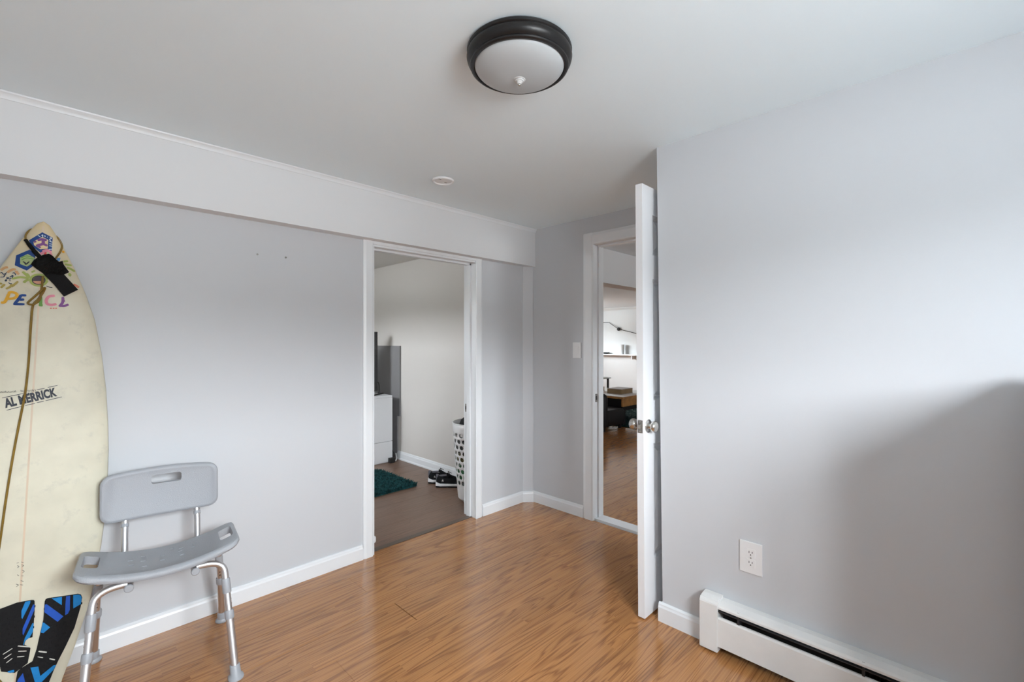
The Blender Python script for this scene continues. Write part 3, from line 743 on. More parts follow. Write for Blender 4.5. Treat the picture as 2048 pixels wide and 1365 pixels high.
STROKES=[('doodle','purple',0.0083,[(-0.0132,1.6721),(-0.0007,1.6775),(0.0112,1.6761)]),('doodle','purple',0.0089,[(0.0016,1.675),(0.0011,1.6613),(-0.0155,1.6507)]),('doodle','purple',0.0083,[(0.0011,1.6613),(0.0142,1.6563)]),('doodle','purple',0.0069,[(-0.0155,1.6522),(-0.0036,1.6454)]),('doodle','purple',0.0059,[(-0.0223,1.6628),(-0.0161,1.667)]),('doodle','pink',0.0079,[(-0.0036,1.6213),(0.0119,1.6362),(0.026,1.6357)]),('doodle','red',0.0099,[(0.0068,1.6277),(0.0123,1.6257)]),('doodle','pink',0.0059,[(0.0012,1.6343),(0.0171,1.6402),(0.0278,1.6207)]),('lettering','white',0.0026,[(-0.0129,1.69),(-0.0063,1.6854)]),('lettering','white',0.0026,[(-0.0033,1.6905),(-0.0003,1.6941),(0.0,1.6866)]),('lettering','white',0.0026,[(0.0051,1.6937),(0.0064,1.6879)]),('lettering','white',0.0026,[(0.0117,1.689),(0.0134,1.6878)]),('lettering','white',0.0026,[(0.0182,1.6903),(0.0238,1.6869),(0.0186,1.6813),(0.0221,1.6745)]),('lettering','white',0.0026,[(0.0184,1.6737),(0.0266,1.6723)]),('lettering','white',0.0026,[(0.0182,1.6646),(0.0269,1.6648)]),('lettering','white',0.0026,[(0.0185,1.6571),(0.0273,1.6572)]),('lettering','white',0.0026,[(0.0181,1.6434),(0.0278,1.6459)]),('doodle','green',0.003,[(-0.0529,1.5993),(-0.0399,1.609),(-0.0242,1.6072)]),('doodle','green',0.003,[(-0.0515,1.5921),(-0.0385,1.6018),(-0.0197,1.6005)]),('doodle','ink',0.004,[(-0.0472,1.5869),(-0.0419,1.5833),(-0.0396,1.5778),(-0.0308,1.5897)]),('doodle','orange',0.0089,[(0.0545,1.6423),(0.0612,1.6428)]),('doodle','leaf',0.0079,[(0.0595,1.6046),(0.0728,1.6099)]),('doodle','leaf',0.0079,[(0.0633,1.5959),(0.0838,1.5945)]),('doodle','leaf',0.0079,[(0.0706,1.5846),(0.0845,1.579),(0.094,1.5725)]),('doodle','leaf',0.0079,[(0.0761,1.562),(0.0809,1.558),(0.0789,1.5514)]),('doodle','peach',0.0079,[(-0.101,1.548),(-0.0925,1.558),(-0.0837,1.5609)]),('doodle','peach',0.0079,[(-0.0849,1.5416),(-0.0734,1.5537),(-0.0633,1.5552)]),('doodle','peach',0.0079,[(-0.0631,1.5508),(-0.0597,1.5424),(-0.0545,1.5402)]),('doodle','olive',0.0069,[(-0.0984,1.484),(-0.0891,1.4984)]),('doodle','olive',0.0069,[(-0.1009,1.4969),(-0.0972,1.5017)]),('doodle','olive',0.0069,[(-0.0854,1.4812),(-0.0748,1.4914),(-0.0722,1.5006)]),('doodle','olive',0.0069,[(-0.0718,1.4903),(-0.0565,1.5124)]),('doodle','leaf',0.0079,[(-0.072,1.5199),(-0.052,1.5287),(-0.0292,1.5274)]),('doodle','leaf',0.0079,[(-0.0467,1.5503),(-0.037,1.5398),(-0.0292,1.5289)]),('doodle','leaf',0.0079,[(-0.0419,1.5091),(-0.0371,1.5173),(-0.029,1.5229)]),('doodle','leaf',0.0059,[(-0.0372,1.5443),(-0.0318,1.5405),(-0.0272,1.5292)]),('doodle','leaf',0.0059,[(-0.0239,1.5507),(-0.0147,1.5582)]),('doodle','leaf',0.0099,[(0.0166,1.5269),(0.0161,1.5217),(0.0143,1.5167),(0.0112,1.5121),(0.0071,1.5084),(0.0023,1.5058),(-0.0029,1.5045),(-0.0081,1.5045),(-0.013,1.5058),(-0.0173,1.5084),(-0.0206,1.512),(-0.0228,1.5164),(-0.0237,1.5214),(-0.0232,1.5265),(-0.0214,1.5315),(-0.0185,1.536),(-0.0145,1.5397),(-0.0097,1.5423),(-0.0045,1.5438),(0.0007,1.5439),(0.0057,1.5426),(0.01,1.5401),(0.0134,1.5364),(0.0157,1.532),(0.0166,1.5269)]),('doodle','ink',0.0026,[(0.0132,1.5265),(0.0128,1.5222),(0.0112,1.5182),(0.0087,1.5145),(0.0053,1.5115),(0.0013,1.5094),(-0.003,1.5082),(-0.0074,1.5082),(-0.0115,1.5093),(-0.015,1.5113),(-0.0178,1.5143),(-0.0196,1.5178),(-0.0204,1.5218),(-0.02,1.526),(-0.0185,1.53),(-0.016,1.5337),(-0.0126,1.5367),(-0.0087,1.5388),(-0.0044,1.54),(-0.0,1.5401),(0.0041,1.5391),(0.0077,1.537),(0.0105,1.5341),(0.0124,1.5305),(0.0132,1.5265)]),('doodle','leaf',0.0059,[(0.0129,1.5134),(0.0211,1.5237)]),('doodle','ink',0.0026,[(0.0176,1.5048),(0.0264,1.5013),(0.0341,1.5008)]),('lettering','navyink',0.0026,[(-0.1026,1.5375),(-0.0977,1.5397),(-0.0935,1.5337),(-0.0859,1.5415)]),('lettering','navyink',0.0026,[(-0.102,1.523),(-0.0931,1.5243),(-0.0914,1.5304),(-0.0876,1.5339)]),('lettering','navyink',0.0026,[(-0.0896,1.5101),(-0.0868,1.5149),(-0.0856,1.5106),(-0.0886,1.5095)]),('lettering','navyink',0.0026,[(-0.0862,1.5253),(-0.083,1.5198),(-0.0869,1.5178)]),('lettering','navyink',0.0026,[(-0.0822,1.5244),(-0.0779,1.5176),(-0.0741,1.5226)]),('lettering','navyink',0.0026,[(-0.0804,1.5055),(-0.0763,1.5016),(-0.0713,1.5022)]),('lettering','navyink',0.0026,[(-0.0797,1.5115),(-0.0747,1.5121)]),('lettering','navyink',0.0026,[(-0.0782,1.5249),(-0.0724,1.5302),(-0.0711,1.523)]),('lettering','navyink',0.0026,[(-0.0718,1.5406),(-0.0669,1.5428),(-0.0635,1.5344)]),('lettering','navyink',0.0026,[(-0.0736,1.5345),(-0.0683,1.5293)]),('letter_p','yellow',0.0087,[(-0.0962,1.4307),(-0.0884,1.4315),(-0.0829,1.4432),(-0.0769,1.4675)]),('letter_p','yellow',0.0087,[(-0.0799,1.4671),(-0.07,1.4713),(-0.0586,1.4667),(-0.0577,1.4563),(-0.066,1.4487),(-0.0799,1.445)]),('letter_e','navy',0.0087,[(-0.0462,1.4636),(-0.0536,1.4448),(-0.0621,1.4283)]),('letter_e','navy',0.0087,[(-0.0472,1.462),(-0.0332,1.4629)]),('letter_e','navy',0.0087,[(-0.0506,1.4452),(-0.0378,1.4473)]),('letter_e','navy',0.0087,[(-0.0651,1.428),(-0.0365,1.4298)]),('letter_a','green',0.0091,[(0.0041,1.4664),(0.0058,1.4275)]),('letter_a','green',0.0091,[(0.0032,1.4632),(-0.0033,1.4396)]),('letter_a','green',0.0091,[(0.0003,1.4308),(0.0111,1.4303)]),('letter_c','pink',0.0091,[(0.0421,1.4707),(0.0269,1.4659),(0.0199,1.4512),(0.0227,1.4377),(0.0348,1.4342),(0.0479,1.4394)]),('letter_e','purple',0.0083,[(0.0645,1.4686),(0.0652,1.453),(0.0633,1.4434),(0.0561,1.4301)]),('letter_e','purple',0.0083,[(0.0593,1.4336),(0.0705,1.4347),(0.0816,1.4413)]),('letter_e','purple',0.0083,[(0.064,1.4529),(0.0707,1.4551)]),('doodle','red2',0.004,[(0.031,1.4207),(0.0359,1.4219)]),('doodle','red2',0.004,[(0.0387,1.4214),(0.0436,1.4227)]),('doodle','red2',0.004,[(0.0453,1.4221),(0.0502,1.4233)]),('doodle','red2',0.0079,[(0.0917,1.5223),(0.1011,1.5172),(0.1084,1.5117)]),('stamp_line','ink2',0.0023,[(-0.0777,1.0824),(-0.025,1.0971)]),('stamp_line','ink2',0.0023,[(-0.0137,1.0974),(-0.0099,1.0984)]),('stamp_line','ink2',0.0023,[(0.0088,1.1091),(0.03,1.1147)]),('stamp_line','ink2',0.0023,[(0.0378,1.1173),(0.0645,1.1251)]),('stamp_line','ink2',0.0023,[(-0.0648,1.037),(-0.0276,1.049)]),('stamp_line','ink2',0.0023,[(-0.0183,1.0518),(0.0071,1.0587)]),('stamp_line','ink2',0.0023,[(0.0109,1.0606),(0.0302,1.0659)]),('stamp_line','ink2',0.0023,[(0.0341,1.0671),(0.0786,1.0799)]),('lettering','ink3',0.0018,[(-0.084,1.1045),(-0.082,1.1005)]),('lettering','ink3',0.0016,[(-0.084,1.1046),(-0.0812,1.105)]),('lettering','ink3',0.0018,[(-0.0807,1.1066),(-0.0784,1.1006)]),('lettering','ink3',0.0016,[(-0.0806,1.1047),(-0.0778,1.1051)]),('lettering','ink3',0.0018,[(-0.0772,1.1036),(-0.0746,1.1008)]),('lettering','ink3',0.0016,[(-0.0772,1.1048),(-0.0744,1.1053)]),('lettering','ink3',0.0018,[(-0.0738,1.1049),(-0.0709,1.1009)]),('lettering','ink3',0.0016,[(-0.0738,1.105),(-0.0709,1.1054)]),('lettering','ink3',0.0018,[(-0.0705,1.1083),(-0.0684,1.101)]),('lettering','ink3',0.0018,[(-0.0669,1.1047),(-0.0647,1.1012)]),('lettering','ink3',0.0018,[(-0.0636,1.1069),(-0.061,1.1013)]),('lettering','ink3',0.0018,[(-0.06,1.1045),(-0.0575,1.1014)]),('lettering','ink3',0.0018,[(-0.0566,1.106),(-0.0554,1.1016)]),('lettering','ink3',0.0018,[(-0.0531,1.107),(-0.0507,1.1017)]),('lettering','ink3',0.0018,[(-0.0497,1.1085),(-0.0468,1.1018)]),('lettering','ink3',0.0016,[(-0.0496,1.106),(-0.0467,1.1064)]),('lettering','ink3',0.0018,[(-0.0462,1.1091),(-0.0442,1.102)]),('lettering','ink3',0.0018,[(-0.0321,1.1101),(-0.0307,1.1026)]),('lettering','ink3',0.0016,[(-0.032,1.1067),(-0.029,1.1071)]),('lettering','ink3',0.0018,[(-0.0284,1.1067),(-0.0255,1.1027)]),('lettering','ink3',0.0016,[(-0.0284,1.1068),(-0.0254,1.1073)]),('lettering','ink3',0.0018,[(-0.0142,1.1095),(-0.0124,1.1033)]),('lettering','ink3',0.0018,[(-0.0105,1.1083),(-0.0087,1.1034)]),('lettering','ink3',0.0018,[(-0.007,1.1096),(-0.004,1.1035)]),('lettering','ink3',0.0018,[(-0.0034,1.1116),(-0.0005,1.1037)]),('lettering','ink3',0.0018,[(0.0003,1.1103),(0.0018,1.1038)]),('lettering','ink3',0.0018,[(0.0038,1.1121),(0.0069,1.1039)]),('handwriting','ink3',0.0018,[(-0.0144,0.4777),(-0.0086,0.4781)]),('handwriting','ink3',0.0018,[(-0.0125,0.4689),(-0.0079,0.4634),(-0.0122,0.4606)]),('handwriting','ink3',0.0018,[(-0.011,0.4356),(-0.0064,0.4301)]),('handwriting','ink3',0.0018,[(-0.0125,0.4033),(-0.0064,0.3973),(-0.012,0.393)]),('handwriting','ink3',0.0018,[(-0.0028,0.4785),(0.0032,0.4747)]),('handwriting','ink3',0.0018,[(-0.0023,0.468),(0.0037,0.4642),(-0.0005,0.4592)]),('handwriting','ink3',0.0018,[(-0.0,0.4487),(0.0061,0.4428),(0.0019,0.4378)]),('handwriting','ink3',0.0018,[(-0.0005,0.4283),(0.0054,0.4265)]),('handwriting','ink3',0.0018,[(-0.0013,0.4121),(0.0063,0.4056)]),('handwriting','ink3',0.0018,[(-0.0021,0.398),(0.0054,0.3935)]),('pad_slit','slit',0.0045,[(0.0565,0.1423),(0.0783,0.1293)]),('pad_slit','slit',0.0023,[(0.0546,0.124),(0.0692,0.1144)]),('pad_slit','slit',0.0036,[(0.0866,0.1035),(0.1016,0.0924)]),('pad_slit','slit',0.003,[(-0.0338,0.1689),(-0.0112,0.1805)]),('pad_slit','slit',0.003,[(-0.0306,0.1526),(-0.0129,0.1625)]),('pad_slit','slit',0.003,[(-0.0241,0.136),(-0.0096,0.1461)]),('pad_slit','slit',0.0036,[(0.0021,0.1833),(0.0327,0.1674)]),('pad_slit','slit',0.0032,[(0.0038,0.1643),(0.0254,0.1562)]),('pad_slit','slit',0.0032,[(0.0021,0.1459),(0.0202,0.14)])]

# ------------------------------------------------------------------ the open six-panel door
DT, DB = 2.035, 0.008            # top, bottom
DYA, DYB = 1.066, 1.101          # room side face, doorway side face
DHX, DTX = 2.775, 1.960          # hinge edge, free edge
door = thing('panel_door', 'white six-panel door standing open beside the right wall corner, nickel knobs', 'door', (DHX, DYB, DB))
def lean(bm):
    for v in bm.verts:
        s_ = (DHX - v.co.x)/(DHX-DTX)
        v.co.x -= 0.026*(v.co.z/2.03)*s_
    return bm
stile, mull = 0.092, 0.10
xm0 = (DTX+stile, (DTX+DHX)/2-mull/2)
xm1 = ((DTX+DHX)/2+mull/2, DHX-stile)
rows = [(0.262, 0.815), (1.02, 1.60), (1.715, 1.905)]
lf = box(DTX, DTX+stile, DYA, DYB, DB, DT, bev=0.0015)
B(lf, DHX-stile, DHX, DYA, DYB, DB, DT)
B(lf, (DTX+DHX)/2-mull/2, (DTX+DHX)/2+mull/2, DYA, DYB, DB+0.1, DT-0.05)
zz = [DB] + [v for r_ in rows for v in r_] + [DT]
for k in range(0, 8, 2):
    B(lf, DTX+stile-0.001, DHX-stile+0.001, DYA, DYB, zz[k], zz[k+1])
obj('door_leaf', lean(lf), M['doorpaint'], door)
for xa, xb in (xm0, xm1):
    for za, zb in rows:
        pb = bmesh.new()
        ym = (DYA+DYB)/2
        def rect(i, y):
            return [pb.verts.new((x, y, z)) for x, z in ((xa+i, za+i), (xb-i, za+i), (xb-i, zb-i), (xa+i, zb-i))]
        loops = [rect(0.0, DYA+0.001), rect(0.010, DYA+0.010), rect(0.022, DYA+0.010), rect(0.045, DYA+0.003),
                 ]
        back = [rect(0.045, DYB-0.003), rect(0.022, DYB-0.010), rect(0.010, DYB-0.010), rect(0.0, DYB-0.001)]
        seq = loops[::-1] + back[::-1]
        pb.faces.new(loops[-1])
        pb.faces.new(back[0])
        for p_, q_ in zip(loops, loops[1:]):
            for k in range(4):
                pb.faces.new((p_[k], p_[(k+1) % 4], q_[(k+1) % 4], q_[k]))
        for p_, q_ in zip(back, back[1:]):
            for k in range(4):
                pb.faces.new((p_[k], p_[(k+1) % 4], q_[(k+1) % 4], q_[k]))
        for k in range(4):
            pb.faces.new((loops[0][k], loops[0][(k+1) % 4], back[-1][(k+1) % 4], back[-1][k]))
        obj('panel', lean(pb), M['doorpaint'], door)
KX, KZ = 2.002, 0.905
KN = [(0.0, 0.047), (0.012, 0.047), (0.021, 0.044), (0.0255, 0.038), (0.0265, 0.031), (0.0245, 0.024), (0.018, 0.018), (0.0115, 0.015)]
for sgn, y0, sc in ((-1, DYA, 0.98), (1, DYB, 1.25)):
    kb = bmesh.new()
    lathe(kb, [(0.031, 0.0), (0.031, 0.003), (0.027, 0.007), (0.014, 0.010), (0.0115, 0.015)] , (KX-0.012, y0, KZ), (0, sgn, 0))
    ro = obj('rose', kb, M['nickel'], door, smooth=True)
    kb = bmesh.new()
    lathe(kb, [(r_, h*sc) for r_, h in KN[::-1]], (KX-0.012, y0, KZ), (0, sgn, 0))
    obj('knob', kb, M['nickel'], ro, smooth=True)
ex = DTX - 0.026*KZ/2.03
la = obj('latch_plate', box(ex-0.0012, ex+0.001, DYA+0.005, DYB-0.005, KZ-0.030, KZ+0.030, bev=0.001), M['latch'], door)
obj('latch_bolt', box(ex-0.010, ex-0.001, DYA+0.011, DYB-0.011, KZ-0.010, KZ+0.012, bev=0.002), M['nickel'], la)
for dz in (-0.022, 0.022):
    sb = bmesh.new()
    lathe(sb, [(0.0, 0.0022), (0.0035, 0.0020), (0.0042, 0.0)], (ex-0.0012, (DYA+DYB)/2, KZ+dz), (-1, 0, 0), 10)
    obj('screw', sb, M['nickel'], la)
for hz in (0.22, 1.02, 1.82):
    hb = bmesh.new()
    tube(hb, [(DHX+0.014, DYB-0.004, hz-0.045), (DHX+0.014, DYB-0.004, hz+0.045)], 0.006, 10)
    B(hb, DHX-0.03, DHX+0.012, DYB, DYB+0.002, hz-0.045, hz+0.045)
    obj('hinge', hb, M['nickel'], door)

# ------------------------------------------------------------------ ceiling light
LC = (1.045, 1.000)
lamp = thing('ceiling_light', 'round flush ceiling light with black ring and frosted glass bowl', 'ceiling light', (LC[0], LC[1], CEIL))
lb = bmesh.new()
lathe(lb, [(0.150, 0.0), (0.160, 0.001), (0.1645, 0.006), (0.1635, 0.012), (0.160, 0.015), (0.1635, 0.019), (0.1650, 0.026), (0.1625, 0.035), (0.156, 0.042),
           (0.1525, 0.045), (0.1545, 0.049), (0.1535, 0.053), (0.148, 0.056), (0.142, 0.055), (0.140, 0.045), (0.138, 0.02)], (LC[0], LC[1], CEIL-0.0005), (0, 0, -1), 72)
obj('ring', lb, M['bronze'], lamp, smooth=True)
lb = bmesh.new()
prof = [(0.1415, 0.030)]
for i in range(0, 15):
    a = i/14*PI/2
    prof.append((0.1415*math.cos(a), 0.046 + 0.044*math.sin(a)))
prof[-1] = (0.0, 0.090)
lathe(lb, prof, (LC[0], LC[1], CEIL-0.0005), (0, 0, -1), 72)
bw = obj('glass_bowl', lb, M['frost'], lamp, smooth=True)
lb = bmesh.new()
lathe(lb, [(0.0185, 0.0875), (0.0192, 0.0895), (0.0180, 0.0915), (0.0145, 0.0920), (0.0148, 0.0940), (0.0135, 0.0955), (0.0100, 0.0960), (0.0100, 0.0985), (0.0070, 0.1010), (0.0055, 0.1030), (0.0, 0.1030)], (LC[0], LC[1], CEIL-0.0005), (0, 0, -1), 32)
fi = obj('finial', lb, M['finial'], lamp, smooth=True)
lb = bmesh.new()
lathe(lb, [(0.0046, 0.1025), (0.0055, 0.105), (0.0045, 0.108), (0.0, 0.1095)], (LC[0], LC[1], CEIL-0.0005), (0, 0, -1), 20)
obj('finial_tip', lb, M['nickel'], fi, smooth=True)

# smoke alarm base plate on the ceiling
SX, SY = 1.574, 2.102
al = thing('smoke_alarm_base', 'flat white round base plate on the ceiling near the soffit', 'base plate', (SX, SY, CEIL))
ab = bmesh.new()
lathe(ab, [(0.060, 0.0), (0.062, 0.002), (0.060, 0.009), (0.056, 0.011), (0.052, 0.009), (0.050, 0.004), (0.0, 0.004)], (SX, SY, CEIL-0.0005), (0, 0, -1), 40)
obj('plate', ab, M['plastic_w'], al, smooth=True)
for ang, rr in ((0.4, 0.030), (3.5, 0.034)):
    x, y = SX+rr*math.cos(ang), SY+rr*math.sin(ang)
    obj('slot', box(x-0.008, x+0.008, y-0.004, y+0.004, CEIL-0.0062, CEIL-0.0045, bev=0.0005), M['latch'], al)
    sb = bmesh.new()
    lathe(sb, [(0.004, 0.004), (0.004, 0.0065), (0.0, 0.0075)], (x-0.012, y+0.01, CEIL-0.0005), (0, 0, -1), 10)
    obj('screw', sb, M['plastic_w'], al)

# ------------------------------------------------------------------ outlet, switch, wall screws
ot = thing('wall_outlet', 'white double electrical outlet low on the right wall above the heater', 'outlet', (XR, 0.6245, 0.42))
obj('cover_plate', box(XR-0.006, XR-0.0002, 0.582, 0.667, 0.357, 0.484, bev=0.002), M['plastic_w'], ot)
for zc in (0.441, 0.400):
    rc = obj('receptacle', box(XR-0.0075, XR-0.0055, 0.608, 0.641, zc-0.0165, zc+0.0165, bev=0.0008), M['plastic_w'], ot)
    for yy, hh in ((0.6305, 0.0045), (0.6185, 0.0038)):
        obj('slot', box(XR-0.0079, XR-0.0070, yy-0.0011, yy+0.0011, zc+0.003-hh, zc+0.003+hh), M['hole'], rc)
    sb = bmesh.new()
    lathe(sb, [(0.0024, 0.0), (0.0024, 0.0006), (0.0, 0.0006)], (XR-0.0073, 0.6245, zc-0.0075), (-1, 0, 0), 10)
    obj('ground_hole', sb, M['hole'], rc)
sb = bmesh.new()
lathe(sb, [(0.003, 0.0), (0.0028, 0.0012), (0.0, 0.0016)], (XR-0.0058, 0.6245, 0.4205), (-1, 0, 0), 12)
obj('screw', sb, M['latch'], ot)
sw = thing('light_switch', 'white rocker light switch beside the living room doorway', 'switch', (XF, 2.078, 1.238))
obj('cover_plate', box(XF-0.006, XF-0.0002, 2.0405, 2.1155, 1.179, 1.297, bev=0.002), M['plastic_w'], sw)
rk = bmesh.new()
extrude_profile(rk, [(0.0055, 0), (0.0068, 0), (0.0098, 0.066), (0.0055, 0.066)], (XF, 2.0625, 1.205), (XF, 2.0935, 1.205), (-1, 0, 0))
obj('rocker', rk, M['plastic_w'], sw)
for zc in (1.190, 1.286):
    sb = bmesh.new()
    lathe(sb, [(0.003, 0.0), (0.0026, 0.001), (0.0, 0.001)], (XF-0.006, 2.078, zc), (-1, 0, 0), 10)
    obj('screw', sb, M['plastic_w'], sw)
for x, z, lab in ((0.757, 1.748, 'small grey wall anchor left of its twin on the left wall'), (0.894, 1.750, 'small grey wall anchor right of its twin, towards the doorway')):
    an = thing('wall_anchor', lab, 'wall anchor', (x, YL, z), group='wall anchors')
    sb = bmesh.new()
    lathe(sb, [(0.0048, 0.0002), (0.0048, 0.0015), (0.003, 0.0022), (0.003, 0.0012), (0.0, 0.0012)], (x, YL, z), (0, -1, 0), 12)
    obj('anchor_rim', sb, M['latch'], an)

# ------------------------------------------------------------------ baseboard heater
ht = thing('baseboard_heater', 'white baseboard heater along the foot of the right wall', 'heater', (XR-0.03, 0.2, 0))
HX, HY0, HY1 = 1.957, YB+0.01, 0.775
def hsweep(prof, y0, y1):
    h = bmesh.new()
    extrude_profile(h, prof, (XR, y0, 0), (XR, y1, 0), (-1, 0, 0))
    return h
obj('front_panel', hsweep([(0.055, 0.036), (0.0635, 0.036), (0.0635, 0.150), (0.060, 0.157), (0.052, 0.157), (0.052, 0.152), (0.058, 0.148), (0.058, 0.041), (0.055, 0.041)], HY0, HY1), M['heater'], ht)
hd = obj('hood', hsweep([(0.0005, 0.216), (0.030, 0.216), (0.058, 0.208), (0.064, 0.200), (0.064, 0.192), (0.060, 0.192), (0.059, 0.199), (0.055, 0.203), (0.030, 0.211), (0.0005, 0.211)], HY0, HY1), M['heater'], ht)
obj('damper', hsweep([(0.040, 0.186), (0.060, 0.178), (0.061, 0.182), (0.041, 0.190)], HY0, HY1), M['heat_dark'], ht)
obj('back_plate', hsweep([(0.0005, 0.03), (0.003, 0.03), (0.003, 0.211), (0.0005, 0.211)], HY0, HY1), M['heat_dark'], ht)
fb = bmesh.new()
for k in range(110):
    y = HY0 + 0.05 + k*0.0098
    B(fb, XR-0.050, XR-0.008, y, y+0.0015, 0.075, 0.150)
tube(fb, [(XR-0.028, HY0, 0.112), (XR-0.028, HY1, 0.112)], 0.010, 10)
fo = obj('fin_tube', fb, M['heat_dark'], ht)
for y in (0.655, 0.25, -0.12):
    obj('bracket', box(XR-0.060, XR-0.003, y-0.004, y+0.004, 0.150, 0.206), M['heat_dark'], ht)
ec = bmesh.new()
extrude_profile(ec, [(0.0005, 0.010), (0.068, 0.010), (0.068, 0.206), (0.060, 0.218), (0.030, 0.226), (0.0005, 0.226)], (XR, 0.734, 0), (XR, 0.809, 0), (-1, 0, 0))
bmesh.ops.recalc_face_normals(ec, faces=ec.faces)
bmesh.ops.bevel(ec, geom=list(ec.edges), offset=0.002, segments=2, affect='EDGES')
obj('end_cap', ec, M['heater'], ht)
obj('foot', box(XR-0.05, XR-0.002, 0.745, 0.80, 0.0, 0.02), M['heat_dark'], ht)
obj('foot', box(XR-0.05, XR-0.002, HY0+0.01, HY0+0.06, 0.0, 0.04), M['heat_dark'], ht)

# ------------------------------------------------------------------ unseen chest, added to block window light and shade the lower right wall
CX0, CX1, CY0, CY1, CZ = 1.36, 1.945, -0.80, -0.135, 1.21
cd_ = thing('shade_chest', 'added white chest, out of view, shading the lower right wall', 'chest', ((CX0+CX1)/2, (CY0+CY1)/2, 0))
obj('carcass', box(CX0+0.02, CX1, CY0, CY1, 0.0, CZ-0.025), M['dresser'], cd_)
obj('top', box(CX0, CX1+0.005, CY0-0.01, CY1+0.01, CZ-0.0245, CZ, bev=0.003), M['dresser'], cd_)
for k in range(5):
    z0 = 0.06+k*0.221
    dw = obj('drawer', box(CX0+0.002, CX0+0.0195, CY0+0.01, CY1-0.01, z0, z0+0.213, bev=0.002), M['dresser'], cd_)
    for yk in (-0.62, -0.33):
        kb = bmesh.new()
        lathe(kb, [(0.006, 0.0), (0.006, 0.012), (0.014, 0.018), (0.012, 0.026), (0.0, 0.028)], (CX0+0.002, yk, z0+0.105), (-1, 0, 0), 14)
        obj('knob', kb, M['nickel'], dw, smooth=True)

# ------------------------------------------------------------------ shower chair
SC = (0.325, 2.270, 0.0)
ch = thing('shower_chair', 'grey plastic shower chair with aluminium legs in front of the left wall', 'chair', SC, math.radians(-7.5))
def rrect(hx, hy, r, n=6):
    out = []
    for cx_, cy_, a0 in ((hx-r, hy-r, 0), (-hx+r, hy-r, 90), (-hx+r, -hy+r, 180), (hx-r, -hy+r, 270)):
        for k in range(n+1):
            a = math.radians(a0 + 90*k/n)
            out.append((cx_+r*math.cos(a), cy_+r*math.sin(a)))
    return out
def slab(hx, hy, r, layers, seg=6):
    bm = bmesh.new()
    rings = []
    for ix, iy, z in layers:
        rr = max(0.004, r-max(ix, iy)*0.6)
        rings.append([bm.verts.new((x, y, z)) for x, y in rrect(hx-ix, hy-iy, rr, seg)])
    n = len(rings[0])
    for a, b in zip(rings, rings[1:]):
        for k in range(n):
            bm.faces.new((a[k], a[(k+1) % n], b[(k+1) % n], b[k]))
    bm.faces.new(rings[0][::-1])
    bm.faces.new(rings[-1])
    return bm
def slabcut(hx, hy, r, z0, z1, cx_, cy_):
    b = slab(hx, hy, r, [(0, 0, z0), (0, 0, z1)], 4)
    bmesh.ops.translate(b, verts=b.verts, vec=(cx_, cy_, 0))
    return b
def slices(bm, xs):
    for x in xs:
        bmesh.ops.bisect_plane(bm, geom=list(bm.verts)+list(bm.edges)+list(bm.faces), plane_co=(x, 0, 0), plane_no=(1, 0, 0))
st = slab(0.252, 0.132, 0.040, [(0.016, 0.016, 0.0), (0.004, 0.004, 0.005), (0.0, 0.0, 0.012), (0.001, 0.001, 0.021), (0.006, 0.006, 0.028), (0.016, 0.016, 0.031), (0.074, 0.022, 0.031), (0.078, 0.026, 0.0292)])
cutters = [slabcut(0.023, 0.056, 0.012, -0.02, 0.06, sx*0.212, 0.004) for sx in (-1, 1)]
for r_, (yy, xs) in enumerate(((-0.062, (-0.055,)), (-0.034, (-0.095, 0.0, 0.062)), (-0.008, (-0.06, )), (0.012, (-0.1, 0.0, 0.058, 0.1)), (0.040, (-0.062, 0.06, 0.105)), (0.066, (0.03,)))):
    for x in xs:
        cutters.append(slabcut(0.0085, 0.0045, 0.0042, -0.02, 0.06, x, yy))
st = cut(st, cutters)
slices(st, [-0.24+0.03*k for k in range(17)])
SEATZ = 0.418
for v in st.verts:
    v.co.z += SEATZ + 0.052*(v.co.x/0.25)**2 - 0.003*(v.co.y/0.13)**2
seat = obj('seat', st, M['grey_pl'], ch, smooth=True, local=True)
bk = slab(0.199, 0.094, 0.036, [(0.012, 0.012, 0.0), (0.003, 0.003, 0.004), (0.0, 0.0, 0.010), (0.002, 0.002, 0.018), (0.008, 0.008, 0.023), (0.014, 0.014, 0.0235), (0.017, 0.017, 0.0225)])
bk = cut(bk, [slabcut(0.052, 0.0165, 0.010, -0.02, 0.06, 0.015, 0.048)])
slices(bk, [-0.19+0.02*k for k in range(20)])
BKY, BKZ = 0.165, 0.665
for v in bk.verts:
    x, y, z = v.co
    up_ = max(0.0, y)/0.094
    nz = BKZ + y + 0.012*up_*(1-(x/0.2)**2) - 0.008*max(0, -y)/0.094*(1-(x/0.2)**2)*0.5
    ny = BKY - z + 0.022*(1-(x/0.2)**2) + 0.10*(nz-BKZ)*0.6
    v.co = (x, ny, nz)
obj('backrest', bk, M['grey_pl'], ch, smooth=True, local=True)
